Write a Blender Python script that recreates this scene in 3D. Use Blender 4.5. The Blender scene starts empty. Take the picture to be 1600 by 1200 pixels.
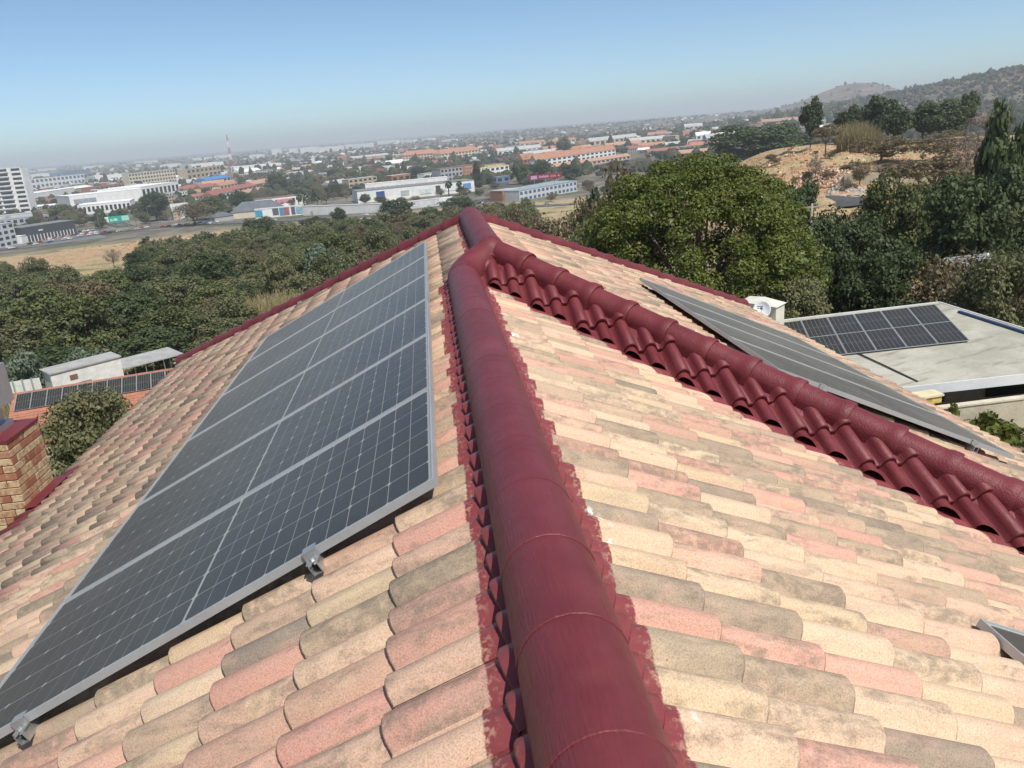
import bpy, bmesh, math, random
import numpy as np
from mathutils import Matrix, Vector

# ------------------------------------------------------------------ camera, world, sun
SC = bpy.context.scene
COL = SC.collection
YAW, PITCH, ROLL, FPX = 0.0840, 0.3140, -0.0798, 1235.3
cyw, syw = math.cos(YAW), math.sin(YAW)
CW = np.array([syw*math.cos(PITCH), cyw*math.cos(PITCH), -math.sin(PITCH)])
_r0 = np.array([cyw, -syw, 0.0]); _u0 = np.cross(_r0, CW)
CR = math.cos(ROLL)*_r0 + math.sin(ROLL)*_u0
CU = -math.sin(ROLL)*_r0 + math.cos(ROLL)*_u0
cam_d = bpy.data.cameras.new('camera'); cam = bpy.data.objects.new('camera', cam_d); COL.objects.link(cam)
cam_d.sensor_width = 36.0; cam_d.lens = FPX/1600*36.0; cam_d.clip_start = 0.05; cam_d.clip_end = 60000
cam.matrix_world = Matrix(((CR[0], CU[0], -CW[0], 0), (CR[1], CU[1], -CW[1], 0), (CR[2], CU[2], -CW[2], 0), (0, 0, 0, 1)))
SC.camera = cam

SUN_EL, SUN_AZ = math.radians(58), math.radians(150)      # azimuth from +Y towards +X
sdir = Vector((math.sin(SUN_AZ)*math.cos(SUN_EL), math.cos(SUN_AZ)*math.cos(SUN_EL), math.sin(SUN_EL)))
world = bpy.data.worlds.new('World'); SC.world = world; world.use_nodes = True
wt = world.node_tree; wt.nodes.clear()
sky = wt.nodes.new('ShaderNodeTexSky'); sky.sky_type = 'NISHITA'; sky.sun_disc = False
sky.sun_elevation = SUN_EL; sky.sun_rotation = SUN_AZ; sky.altitude = 1500
sky.air_density = 0.70; sky.dust_density = 2.6; sky.ozone_density = 3.0
bg = wt.nodes.new('ShaderNodeBackground'); bg.inputs[1].default_value = 0.138
wo = wt.nodes.new('ShaderNodeOutputWorld')
tint = wt.nodes.new('ShaderNodeMix'); tint.data_type = 'RGBA'; tint.blend_type = 'MULTIPLY'; tint.inputs[0].default_value = 1.0; tint.inputs[7].default_value = (1.0, 1.06, 0.98, 1)
wt.links.new(sky.outputs[0], tint.inputs[6]); wt.links.new(tint.outputs[2], bg.inputs[0]); wt.links.new(bg.outputs[0], wo.inputs[0])
sun_d = bpy.data.lights.new('sun', 'SUN'); sun_d.energy = 4.8; sun_d.angle = math.radians(0.53); sun_d.color = (1.0, 0.95, 0.87)
sun = bpy.data.objects.new('sun', sun_d); COL.objects.link(sun)
sun.rotation_euler = sdir.to_track_quat('Z', 'Y').to_euler()
SC.view_settings.view_transform = 'Standard'; SC.view_settings.look = 'None'
SC.view_settings.exposure = 0.10; SC.view_settings.gamma = 1.0; SC.view_settings.use_curve_mapping = False
SC.render.engine = 'CYCLES'
SC.cycles.use_denoising = True
SC.cycles.max_bounces = 6; SC.cycles.diffuse_bounces = 3; SC.cycles.glossy_bounces = 3
SC.cycles.transmission_bounces = 4; SC.cycles.transparent_max_bounces = 8; SC.cycles.volume_bounces = 0
SC.cycles.use_adaptive_sampling = True; SC.cycles.adaptive_threshold = 0.015

rnd = random.Random(7)
RNG = np.random.default_rng(11)

def ray(x, y):
    return CW + CR*((x-800)/FPX) - CU*((y-600)/FPX)
def at_d(x, y, d):
    r = ray(x, y); return r*(d/math.hypot(r[0], r[1]))
def on_plane(x, y, n, c):
    r = ray(x, y); n = np.asarray(n, float); return r*(c/(n@r))
def project(P):
    P = np.asarray(P, float); z = P@CW
    return 800+FPX*(P@CR)/z, 600-FPX*(P@CU)/z, z

# ------------------------------------------------------------------ materials
class NT:
    def __init__(s, name, disp=False):
        s.m = bpy.data.materials.new(name); s.m.use_nodes = True
        s.t = s.m.node_tree; s.t.nodes.clear()
        s.out = s.t.nodes.new('ShaderNodeOutputMaterial')
    def n(s, typ, **kw):
        nd = s.t.nodes.new('ShaderNode'+typ)
        for k, v in kw.items(): setattr(nd, k, v)
        return nd
    def l(s, a, b): s.t.links.new(a, b)
    def set(s, sock, v):
        if isinstance(v, bpy.types.NodeSocket): s.l(v, sock)
        elif isinstance(v, (tuple, list)) and len(v) == 3 and sock.type == 'RGBA': sock.default_value = (*v, 1)
        else: sock.default_value = v
    def math(s, op, a, b=None, c=None, clamp=False):
        nd = s.n('Math', operation=op, use_clamp=clamp); s.set(nd.inputs[0], a)
        if b is not None: s.set(nd.inputs[1], b)
        if c is not None: s.set(nd.inputs[2], c)
        return nd.outputs[0]
    def mix(s, f, a, b, blend='MIX'):
        nd = s.n('Mix', data_type='RGBA', blend_type=blend); nd.clamp_factor = True
        s.set(nd.inputs[0], f); s.set(nd.inputs[6], a); s.set(nd.inputs[7], b); return nd.outputs[2]
    def noise(s, vec, scale, detail=3, rough=0.55, dist=0.0):
        nd = s.n('TexNoise'); nd.inputs['Scale'].default_value = scale; nd.inputs['Detail'].default_value = detail
        nd.inputs['Roughness'].default_value = rough; nd.inputs['Distortion'].default_value = dist
        if vec is not None: s.l(vec, nd.inputs['Vector'])
        return nd.outputs[0]
    def ramp(s, f, stops, interp='LINEAR'):
        nd = s.n('ValToRGB'); cr = nd.color_ramp; cr.interpolation = interp
        while len(cr.elements) < len(stops): cr.elements.new(0.5)
        for e, (p, c) in zip(cr.elements, stops):
            e.position = p; e.color = (*c, 1) if len(c) == 3 else c
        s.set(nd.inputs[0], f); return nd.outputs[0]
    def step(s, v, lo, hi):
        nd = s.n('MapRange'); nd.clamp = True; nd.interpolation_type = 'SMOOTHSTEP'; s.set(nd.inputs[0], v)
        s.set(nd.inputs[1], lo); s.set(nd.inputs[2], hi); return nd.outputs[0]
    def pos(s): return s.n('NewGeometry').outputs['Position']
    def obj(s): return s.n('TexCoord').outputs['Object']
    def map(s, vec, scale=(1, 1, 1), rot=(0, 0, 0)):
        nd = s.n('Mapping'); s.l(vec, nd.inputs[0]); nd.inputs['Scale'].default_value = scale; nd.inputs['Rotation'].default_value = rot
        return nd.outputs[0]
    def bump(s, h, strength, dist=0.01):
        nd = s.n('Bump'); nd.inputs['Strength'].default_value = strength; nd.inputs['Distance'].default_value = dist
        s.l(h, nd.inputs['Height']); return nd.outputs[0]
    def bsdf(s, col, rough=0.6, metal=0.0, spec=0.5, normal=None, coat=None):
        b = s.n('BsdfPrincipled'); s.set(b.inputs['Base Color'], col); s.set(b.inputs['Roughness'], rough)
        s.set(b.inputs['Metallic'], metal); s.set(b.inputs['Specular IOR Level'], spec)
        if normal is not None: s.l(normal, b.inputs['Normal'])
        if coat is not None: b.inputs['Coat Weight'].default_value = coat
        return b.outputs[0]
    def done(s, sh): s.l(sh, s.out.inputs[0]); return s.m

MATS = {}
def plain(name, col, rough=0.6, metal=0.0, var=0.12, scale=1.5, spec=0.4):
    """painted or cast surface with soft dirt variation in world space"""
    if name in MATS: return MATS[name]
    t = NT(name); p = t.pos()
    n1 = t.noise(p, scale, 5, 0.6); n2 = t.noise(p, scale*9, 3, 0.6)
    f = t.math('ADD', t.math('MULTIPLY', n1, 0.65), t.math('MULTIPLY', n2, 0.35))
    c = t.mix(t.step(f, 0.3, 0.72), tuple(x*(1-var*1.6) for x in col), tuple(min(1, x*(1+var)) for x in col))
    MATS[name] = t.done(t.bsdf(c, rough, metal, spec)); return MATS[name]

def rgb(r, g, b):
    f = lambda v: ((v/255+0.055)/1.055)**2.4 if v > 10 else v/255/12.92
    return (f(r), f(g), f(b))

# ------------------------------------------------------------------ mesh helpers
def link(o, parent=None, inv=None):
    COL.objects.link(o)
    if parent is not None:
        o.parent = parent
        if inv is not None: o.matrix_parent_inverse = inv
    return o
def tag(o, label=None, cat=None, group=None, kind=None):
    if label: o['label'] = label
    if cat: o['category'] = cat
    if group: o['group'] = group
    if kind: o['kind'] = kind
    return o
def thing(name, label, cat, loc=(0, 0, 0), group=None, rotz=0.0):
    o = bpy.data.objects.new(name, None); o.location = loc; o.rotation_euler = (0, 0, rotz); o.empty_display_size = 0.2
    COL.objects.link(o); return tag(o, label, cat, group)
def inv_of(o):
    return Matrix.LocRotScale(o.location, o.rotation_euler, o.scale).inverted()

class MB:
    def __init__(s): s.v = []; s.f = []; s.mi = []
    def add(s, vs, fs, m=0):
        k = len(s.v); s.v += [tuple(map(float, q)) for q in vs]; s.f += [tuple(k+i for i in q) for q in fs]; s.mi += [m]*len(fs); return s
    def box(s, lo, hi, m=0, M=None):
        x0, y0, z0 = lo; x1, y1, z1 = hi
        vs = [(x0, y0, z0), (x1, y0, z0), (x1, y1, z0), (x0, y1, z0), (x0, y0, z1), (x1, y0, z1), (x1, y1, z1), (x0, y1, z1)]
        if M is not None: vs = [M @ Vector(q) for q in vs]
        return s.add(vs, [(3, 2, 1, 0), (4, 5, 6, 7), (0, 1, 5, 4), (1, 2, 6, 5), (2, 3, 7, 6), (3, 0, 4, 7)], m)
    def prism(s, poly, z0, z1, m=0):
        n = len(poly)
        vs = [(*q[:2], z0) for q in poly]+[(*q[:2], z1) for q in poly]
        return s.add(vs, [tuple(range(n-1, -1, -1)), tuple(range(n, 2*n))]+[(i, (i+1) % n, n+(i+1) % n, n+i) for i in range(n)], m)
    def tube(s, pts, rs, seg=6, m=0, caps=True):
        pts = [Vector(q) for q in pts]; rings = []
        for i, q in enumerate(pts):
            t = (pts[min(i+1, len(pts)-1)]-pts[max(i-1, 0)]).normalized()
            a = t.cross(Vector((0.31, 0.87, 0.38)))
            if a.length < 1e-3: a = t.cross(Vector((1, 0, 0)))
            a.normalize(); b = t.cross(a)
            r = rs[i] if isinstance(rs, (list, tuple)) else rs
            rings.append([q+(a*math.cos(2*math.pi*j/seg)+b*math.sin(2*math.pi*j/seg))*r for j in range(seg)])
        vs = [q for R in rings for q in R]
        fs = [(i*seg+j, i*seg+(j+1) % seg, (i+1)*seg+(j+1) % seg, (i+1)*seg+j) for i in range(len(pts)-1) for j in range(seg)]
        if caps: fs += [tuple(range(seg-1, -1, -1)), tuple((len(pts)-1)*seg+j for j in range(seg))]
        return s.add(vs, fs, m)
    def mesh(s, name, mats, smooth=False):
        me = bpy.data.meshes.new(name); me.from_pydata(s.v, [], s.f)
        for m in (mats if isinstance(mats, (list, tuple)) else [mats]): me.materials.append(m)
        if any(s.mi): me.polygons.foreach_set('material_index', s.mi)
        if smooth: me.shade_smooth()
        me.update(); return me
    def build(s, name, mats, parent=None, inv=None, smooth=False):
        return link(bpy.data.objects.new(name, s.mesh(name, mats, smooth)), parent, inv)

def np_mesh(name, V, F, mat, smooth=False):
    """fast mesh from numpy arrays, F is (n,k)"""
    me = bpy.data.meshes.new(name); V = np.ascontiguousarray(V, np.float32); F = np.ascontiguousarray(F, np.int32)
    n, k = F.shape
    me.vertices.add(len(V)); me.vertices.foreach_set('co', V.ravel())
    me.loops.add(n*k); me.loops.foreach_set('vertex_index', F.ravel())
    me.polygons.add(n); me.polygons.foreach_set('loop_start', np.arange(0, n*k, k, dtype=np.int32))
    me.polygons.foreach_set('use_smooth', np.full(n, smooth, bool))
    me.materials.append(mat); me.update(calc_edges=True); return me

# ------------------------------------------------------------------ terrain
_PL = np.array([(0, -7.2), (9, -7.3), (30, -12.5), (55, -19.5), (75, -22.5), (100, -25), (150, -28.5), (220, -33), (300, -37.5), (380, -43), (450, -49), (600, -58), (800, -62), (1500, -62), (4000, -60), (26000, -50)])
_PR = np.array([(0, -7.2), (12, -7.6), (30, -12.2), (50, -14.5), (100, -18), (150, -21.2), (175, -21), (240, -17.5), (300, -15.2), (360, -16.5), (500, -32), (700, -48), (1000, -57), (2000, -57), (4000, -56), (26000, -50)])
def terrain(x, y):
    x = np.asarray(x, float); y = np.asarray(y, float)
    d = np.hypot(x, y); az = np.degrees(np.arctan2(x, y))
    lo = np.interp(np.log(d+3), np.log(_PL[:, 0]+3), _PL[:, 1]); hi = np.interp(np.log(d+3), np.log(_PR[:, 0]+3), _PR[:, 1])
    w = np.clip((az-13)/(25-13), 0, 1); w = w*w*(3-2*w); w = np.where(np.abs(az) > 120, np.clip(0.5+0*az, 0, 1), w)
    z = lo*(1-w)+hi*w
    def hill(azc, dc, h, sx, sd):
        a = math.radians(azc); u = np.array([math.sin(a), math.cos(a)]); c = u*dc
        r = (x-c[0])*u[0]+(y-c[1])*u[1]; l = (x-c[0])*u[1]-(y-c[1])*u[0]
        return h*np.exp(-0.5*(l/sx)**2-0.5*(r/sd)**2)
    z = z+hill(45.5, 2700, 126, 560, 520)+hill(28.6, 5200, 122, 210, 500)+hill(35, 3600, 60, 500, 400)+hill(20, 5200, 26, 900, 600)+hill(9, 7000, 22, 1800, 900)
    bump = 0.35*np.sin(x*0.21+1)*np.sin(y*0.17)+0.5*np.sin(x*0.05)*np.sin(y*0.043+2)
    z = z+bump*np.clip((d-25)/40, 0, 1)*np.clip((700-d)/200, 0, 1)
    # rough quarry-like ground on the right-hand knoll
    k = np.clip((az-17)/4, 0, 1)*np.clip((d-165)/20, 0, 1)*np.clip((330-d)/40, 0, 1)
    z = z+k*(0.9*np.sin(x*0.31+0.7*np.sin(y*0.23))*np.sin(y*0.27)+0.5*np.sin(x*0.83+y*0.4)*np.sin(y*0.71))
    return z
def ground(x, y, dz=0.0):
    """first terrain point under a pixel"""
    r = ray(x, y); r = r/math.hypot(r[0], r[1])
    ds = np.geomspace(20, 24000, 1500)
    g = terrain(r[0]*ds, r[1]*ds)+dz-r[2]*ds
    i = int(np.argmax(g > 0))
    if g[i] <= 0: i = len(ds)-1
    if i > 0:
        t = g[i-1]/(g[i-1]-g[i]+1e-9); d = ds[i-1]+(ds[i]-ds[i-1])*min(max(t, 0), 1)
    else: d = ds[i]
    P = r*d; return np.array([P[0], P[1], float(terrain(P[0], P[1]))])
def tz(x, y): return float(terrain(x, y))

t = NT('ground_mix'); p = t.pos()
sx = t.n('SeparateXYZ'); t.l(p, sx.inputs[0])
dist = t.math('SQRT', t.math('ADD', t.math('MULTIPLY', sx.outputs[0], sx.outputs[0]), t.math('MULTIPLY', sx.outputs[1], sx.outputs[1])))
az = t.math('ARCTAN2', sx.outputs[0], sx.outputs[1])
n1 = t.noise(p, 0.05, 5, 0.6); n2 = t.noise(p, 0.45, 6, 0.65); n3 = t.noise(p, 3.0, 4, 0.6); n4 = t.noise(p, 0.012, 5, 0.6)
dry = t.mix(t.step(n2, 0.35, 0.68), (0.33, 0.26, 0.14), (0.45, 0.37, 0.22))
dry = t.mix(t.step(n1, 0.45, 0.62), dry, (0.17, 0.15, 0.075))
dry = t.mix(t.step(n3, 0.5, 0.75), dry, (0.22, 0.18, 0.10))
rock = t.mix(t.step(n2, 0.40, 0.60), (0.40, 0.22, 0.11), (0.50, 0.36, 0.23))
rock = t.mix(t.step(n3, 0.52, 0.62), rock, (0.20, 0.13, 0.08))
kr = t.math('MULTIPLY', t.step(az, 0.27, 0.33), t.math('MULTIPLY', t.step(dist, 150, 175), t.math('SUBTRACT', 1.0, t.step(dist, 330, 380))))
kl = t.math('MULTIPLY', t.math('SUBTRACT', 1.0, t.step(az, -0.15, -0.05)), t.math('MULTIPLY', t.step(dist, 405, 440), t.math('SUBTRACT', 1.0, t.step(dist, 620, 650))))
c = t.mix(t.math('MULTIPLY', t.math('ADD', kr, kl, clamp=True), t.step(n1, 0.40, 0.52)), dry, rock)
town = t.mix(t.step(n1, 0.42, 0.58), (0.12, 0.11, 0.095), (0.21, 0.185, 0.145))
town = t.mix(t.step(n4, 0.5, 0.62), town, (0.09, 0.095, 0.06))
c = t.mix(t.step(dist, 640, 690), c, town)
c = t.mix(t.step(dist, 900, 1900), c, t.mix(t.step(n4, 0.42, 0.58), (0.085, 0.085, 0.06), (0.16, 0.14, 0.10)))
hz = t.step(sx.outputs[2], -30, 10)
c = t.mix(t.math('MULTIPLY', hz, t.step(dist, 1500, 1900)), c, t.mix(t.step(n4, 0.42, 0.60), (0.085, 0.065, 0.050), (0.20, 0.135, 0.095)))
M_GROUND = t.done(t.bsdf(c, 0.95, normal=t.bump(n3, 0.6, 0.3), spec=0.1))
ds = np.concatenate([[0.0], np.geomspace(2, 25500, 420)]); na = 420
azs = np.concatenate([np.radians(np.linspace(-45, 55, 300)), np.radians(np.linspace(55, 315, na-300+1))[1:-1]])
X = np.outer(ds, np.sin(azs)); Y = np.outer(ds, np.cos(azs)); Z = terrain(X, Y)
V = np.stack([X, Y, Z], -1).reshape(-1, 3); nr, nc = X.shape
ii, jj = np.meshgrid(np.arange(nr-1), np.arange(nc), indexing='ij'); j2 = (jj+1) % nc
F = np.stack([ii*nc+jj, ii*nc+j2, (ii+1)*nc+j2, (ii+1)*nc+jj], -1).reshape(-1, 4)[:, ::-1]
tag(link(bpy.data.objects.new('ground', np_mesh('ground', V, F, M_GROUND, True))), 'dry grassy hillside falling to the town plain', None, None, 'structure')

# ------------------------------------------------------------------ the house we stand on
RP = 0.4454; ct, st, tt = math.cos(RP), math.sin(RP), math.tan(RP)
X0, Z0 = 0.225, -1.24          # near ridge
X1, Z1 = 0.503, -1.107         # far ridge
YV, YJ, Y2, HA = 6.92, 7.198, 10.3, 0.75   # ridge elbow, far ridge start, far ridge end, hip run
EAVE = 5.45; YN = -2.6
nL = np.array([-st, 0, ct]); nR = np.array([st, 0, ct])
cL = nL@[X0, 0, Z0]; cR1 = nR@[X0, 0, Z0]; cR2 = nR@[X1, 0, Z1]
ZE = Z0-EAVE*st
house = thing('house', 'house with weathered pink and cream tiled hip roof and dark red ridge caps', 'house', (0, 4, -7.3))
HINV = inv_of(house)

# paint and tile materials
def red_paint(name, amp=1.0):
    t = NT(name); p = t.pos()
    n1 = t.noise(p, 3.2, 4, 0.6); n2 = t.noise(p, 22, 4, 0.6); n3 = t.noise(t.map(p, (16, 1.6, 16)), 7, 3, 0.5)
    n4 = t.noise(p, 2.1, 5, 0.7, 0.4)
    c = t.mix(t.step(n1, 0.3, 0.7), (0.128, 0.022, 0.027), (0.162, 0.031, 0.037))
    c = t.mix(t.math('MULTIPLY', t.step(n4, 0.50, 0.74), 0.45), c, (0.200, 0.054, 0.058))
    c = t.mix(t.math('MULTIPLY', t.step(t.noise(p, 55, 2), 0.74, 0.78), 0.5), c, (0.10, 0.016, 0.02))
    n5 = t.noise(t.map(p, (14, 1.2, 14)), 3, 4, 0.6); c = t.mix(t.math('MULTIPLY', t.step(n5, 0.52, 0.68), 0.35), c, (0.115, 0.022, 0.027)); dst = t.math('MULTIPLY', t.step(t.noise(p, 5, 5, 0.7), 0.60, 0.80), 0.10); c = t.mix(dst, c, (0.30, 0.18, 0.16))
    r = t.math('MULTIPLY_ADD', n2, 0.24, 0.38)
    h = t.math('ADD', t.math('MULTIPLY', n2, 0.6), n3)
    return t.done(t.bsdf(c, r, normal=t.bump(h, 0.30*amp, 0.010), spec=0.34))
M_RED = red_paint('red_roof_paint'); M_REDR = red_paint('red_mortar_paint', 1.5)

def tile_mat(name, lines, island=False):
    """weathered concrete tile; 'lines' are (a,b,c,axis,lo,hi,width): brushed red paint within width of a plan line"""
    t = NT(name); p = t.pos()
    g = t.n('NewGeometry'); r = g.outputs['Random Per Island'] if island else t.n('ObjectInfo').outputs['Random']
    hf = t.n('Attribute', attribute_name='half').outputs['Fac']; r = t.math('FRACT', t.math('ADD', t.math('MULTIPLY', r, 7.77), t.math('MULTIPLY', hf, t.math('FRACT', t.math('MULTIPLY_ADD', r, 31.7, 0.13)))))
    r2 = t.math('FRACT', t.math('MULTIPLY', r, 17.31)); r3 = t.math('FRACT', t.math('MULTIPLY', r, 71.7))
    c = t.ramp(r, [(0.0, (0.555, 0.42, 0.27)), (0.13, (0.61, 0.46, 0.32)), (0.31, (0.62, 0.435, 0.305)), (0.44, (0.61, 0.375, 0.28)), (0.53, (0.58, 0.305, 0.24)),
                   (0.62, (0.52, 0.30, 0.225)), (0.74, (0.47, 0.345, 0.24)), (0.87, (0.375, 0.29, 0.205)), (1.0, (0.265, 0.215, 0.17))])
    off = t.n('Combine' 'XYZ'); t.l(t.math('MULTIPLY', r, 37.0), off.inputs[2])
    pv = t.n('VectorMath', operation='ADD'); t.l(p, pv.inputs[0]); t.l(off.outputs[0], pv.inputs[1]); pv = pv.outputs[0]
    big = t.noise(t.map(pv, (1.2, 5, 3)) if lines is not None else pv, 3.2, 5, 0.65, 0.5)
    mid = t.noise(pv, 26, 4, 0.65); fin = t.noise(pv, 210, 2, 0.6)
    lich = t.math('MULTIPLY', t.step(big, t.math('MULTIPLY_ADD', r2, -0.30, 0.60), t.math('MULTIPLY_ADD', r2, -0.2, 0.76)), 0.72)
    c2 = t.ramp(r3, [(0.0, (0.58, 0.45, 0.29)), (0.3, (0.56, 0.36, 0.27)), (0.6, (0.50, 0.30, 0.23)), (0.85, (0.36, 0.28, 0.21)), (1.0, (0.26, 0.21, 0.17))])
    c = t.mix(t.math('MULTIPLY', t.step(t.noise(t.map(pv, (1.0, 4, 2)), 4.0, 4, 0.6, 0.6), 0.42, 0.64), 0.42), c, c2)
    c = t.mix(t.math('MULTIPLY', lich, t.step(mid, 0.28, 0.6)), c, (0.205, 0.165, 0.125))
    c = t.mix(t.math('MULTIPLY', t.step(t.noise(pv, 6.5, 4, 0.6), 0.58, 0.72), 0.20), c, t.mix(r3, (0.60, 0.50, 0.30), (0.44, 0.40, 0.22)))
    c = t.mix(0.9, c, t.ramp(fin, [(0.30, (0.68, 0.67, 0.66)), (0.5, (1, 1, 1)), (0.72, (1.22, 1.20, 1.16))]), 'MULTIPLY')
    c = t.mix(t.step(t.noise(pv, 75, 2), 0.735, 0.77), c, (0.11, 0.085, 0.07))
    rough = 0.92; hgt = t.math('ADD', t.math('MULTIPLY', fin, 0.5), mid); nrm_s = 0.32
    if lines:
        sx = t.n('SeparateXYZ'); t.l(p, sx.inputs[0]); gx, gy = sx.outputs[0], sx.outputs[1]
        rag = t.math('ADD', t.math('MULTIPLY_ADD', r2, 0.040, -0.02), t.math('MULTIPLY_ADD', t.noise(t.map(p, (0.5, 1.3, 1)), 60, 3, 0.7), 0.016, -0.008))
        tot = None; edge = None
        for a, b, cc, ax, lo, hi, w in lines:
            d = t.math('ABSOLUTE', t.math('ADD', t.math('ADD', t.math('MULTIPLY', gx, a), t.math('MULTIPLY', gy, b)), cc))
            q = gx if ax == 'x' else gy
            gate = t.math('MULTIPLY', t.math('GREATER_THAN', q, lo), t.math('LESS_THAN', q, hi))
            e = t.math('SUBTRACT', t.math('MULTIPLY', t.math('SUBTRACT', w, t.math('ADD', d, rag)), gate), t.math('MULTIPLY', t.math('SUBTRACT', 1.0, gate), 9.0))      # >0 inside the paint
            tot = e if tot is None else t.math('MAXIMUM', tot, e)
        mask = t.step(tot, 0.0, 0.006)
        thin = t.math('MULTIPLY', mask, t.math('MULTIPLY_ADD', t.math('MULTIPLY', t.step(tot, 0.05, 0.0), t.step(t.noise(p, 60, 3), 0.50, 0.66)), -0.55, 1.0))
        fleck = t.math('MULTIPLY', t.math('MULTIPLY', t.step(tot, -0.055, -0.015), t.step(tot, 0.03, 0.0)), t.math('MULTIPLY', t.step(t.noise(p, 2.3, 2), 0.62, 0.66), t.step(t.noise(p, 38, 3), 0.48, 0.56)))
        c = t.mix(fleck, c, (0.78, 0.76, 0.72))
        drips = t.math('MULTIPLY', t.math('MULTIPLY', t.step(t.noise(t.map(p, (1, 1.8, 1)), 13, 2), 0.775, 0.79), t.step(tot, -1.2, -0.3)), 0.8)
        c = t.mix(drips, c, (0.26, 0.07, 0.07))
        pc = t.mix(t.noise(p, 14, 4), (0.17, 0.031, 0.033), (0.24, 0.061, 0.064))
        c = t.mix(thin, c, pc); rough = t.math('MULTIPLY_ADD', mask, -0.56, 0.92)
        hgt = t.math('ADD', t.math('MULTIPLY', hgt, t.math('MULTIPLY_ADD', mask, -0.5, 1.0)), t.math('MULTIPLY', mask, t.math('MULTIPLY_ADD', t.noise(t.map(p, (1, 3, 1)), 40, 2), 0.8, 0.5)))
    return t.done(t.bsdf(c, rough, normal=t.bump(hgt, nrm_s, 0.006), spec=0.3))

TW, TE, TL = 0.315, 0.345, 0.42         # cover width, exposed length, full length
def tile_mesh(name, seg, mat, low=False):
    """double-roll concrete tile: X across, Y up the slope (tail at 0), Z off the roof"""
    def prof(x):
        z = 0.0
        for c0, hw, hh in ((0.101, 0.063, 0.053), (0.257, 0.055, 0.046)):
            q = abs(x-c0)/hw
            if q < 1: z = max(z, hh*(1-q**2.6)**0.85)
        return z
    xs = sorted({0.0, TW+0.006, *[0.038+0.126*k/seg for k in range(seg+1)], *[0.202+0.110*k/seg for k in range(seg+1)]})
    xs = [x for x in xs if x <= TW+0.0061]
    LF = 0.030; rows = [(0.0, -0.006, LF), (0.008, 0.0, LF), (TL, 0.0, 0.0)] if not low else [(0.0, 0.0, LF), (TL, 0, 0)]
    n = len(xs); V = []; F = []
    for y, dz, lift in rows:
        for x in xs: V.append((x, y, prof(x)+dz+lift*(1-y/TL)+0.002*(x > TW-0.03)))
    for r in range(len(rows)-1):
        for i in range(n-1): F.append((r*n+i, r*n+i+1, (r+1)*n+i+1, (r+1)*n+i))
    k = len(V)                                   # tail end face (18 mm thick) and the two long edges
    for x in xs: V.append((x, 0.002, prof(x)+LF-0.021))
    for i in range(n-1): F.append((k+i, k+i+1, i+1, i))
    k2 = len(V); top = [len(rows)*n-n+n-1, n-1]
    V += [(xs[-1], 0.002, -0.012), (xs[-1], TL, -0.02)]
    F.append((n-1, k2, k2+1, (len(rows)-1)*n+n-1))
    me = bpy.data.meshes.new(name); me.from_pydata(V, [], F); me.materials.append(mat)
    sm = [True]*((len(rows)-1)*(n-1))+[False]*(len(F)-(len(rows)-1)*(n-1)); me.polygons.foreach_set('use_smooth', sm)
    at = me.attributes.new('half', 'FLOAT', 'FACE'); at.data.foreach_set('value', [1.0 if sum(V[i][0] for i in f)/len(f) > 0.18 else 0.0 for f in F])
    me.update(); return me

def slope_matrix(kind, s, v):
    """tile matrix with its tail at slope distance s, column coordinate v"""
    if kind == 'L': Xa, Ya, Za, O = (0, -1, 0), (ct, 0, st), (-st, 0, ct), (X0-s*ct, -v, Z0-s*st)
    elif kind == 'R1': Xa, Ya, Za, O = (0, 1, 0), (-ct, 0, st), (st, 0, ct), (X0+s*ct, v, Z0-s*st)
    elif kind == 'R2': Xa, Ya, Za, O = (0, 1, 0), (-ct, 0, st), (st, 0, ct), (X1+s*ct, v, Z1-s*st)
    else: Xa, Ya, Za, O = (1, 0, 0), (0, ct, st), (0, -st, ct), (v, YJ-s*ct, Z1-s*st)
    return Matrix(((Xa[0], Ya[0], Za[0], O[0]), (Xa[1], Ya[1], Za[1], O[1]), (Xa[2], Ya[2], Za[2], O[2]), (0, 0, 0, 1)))

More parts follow.
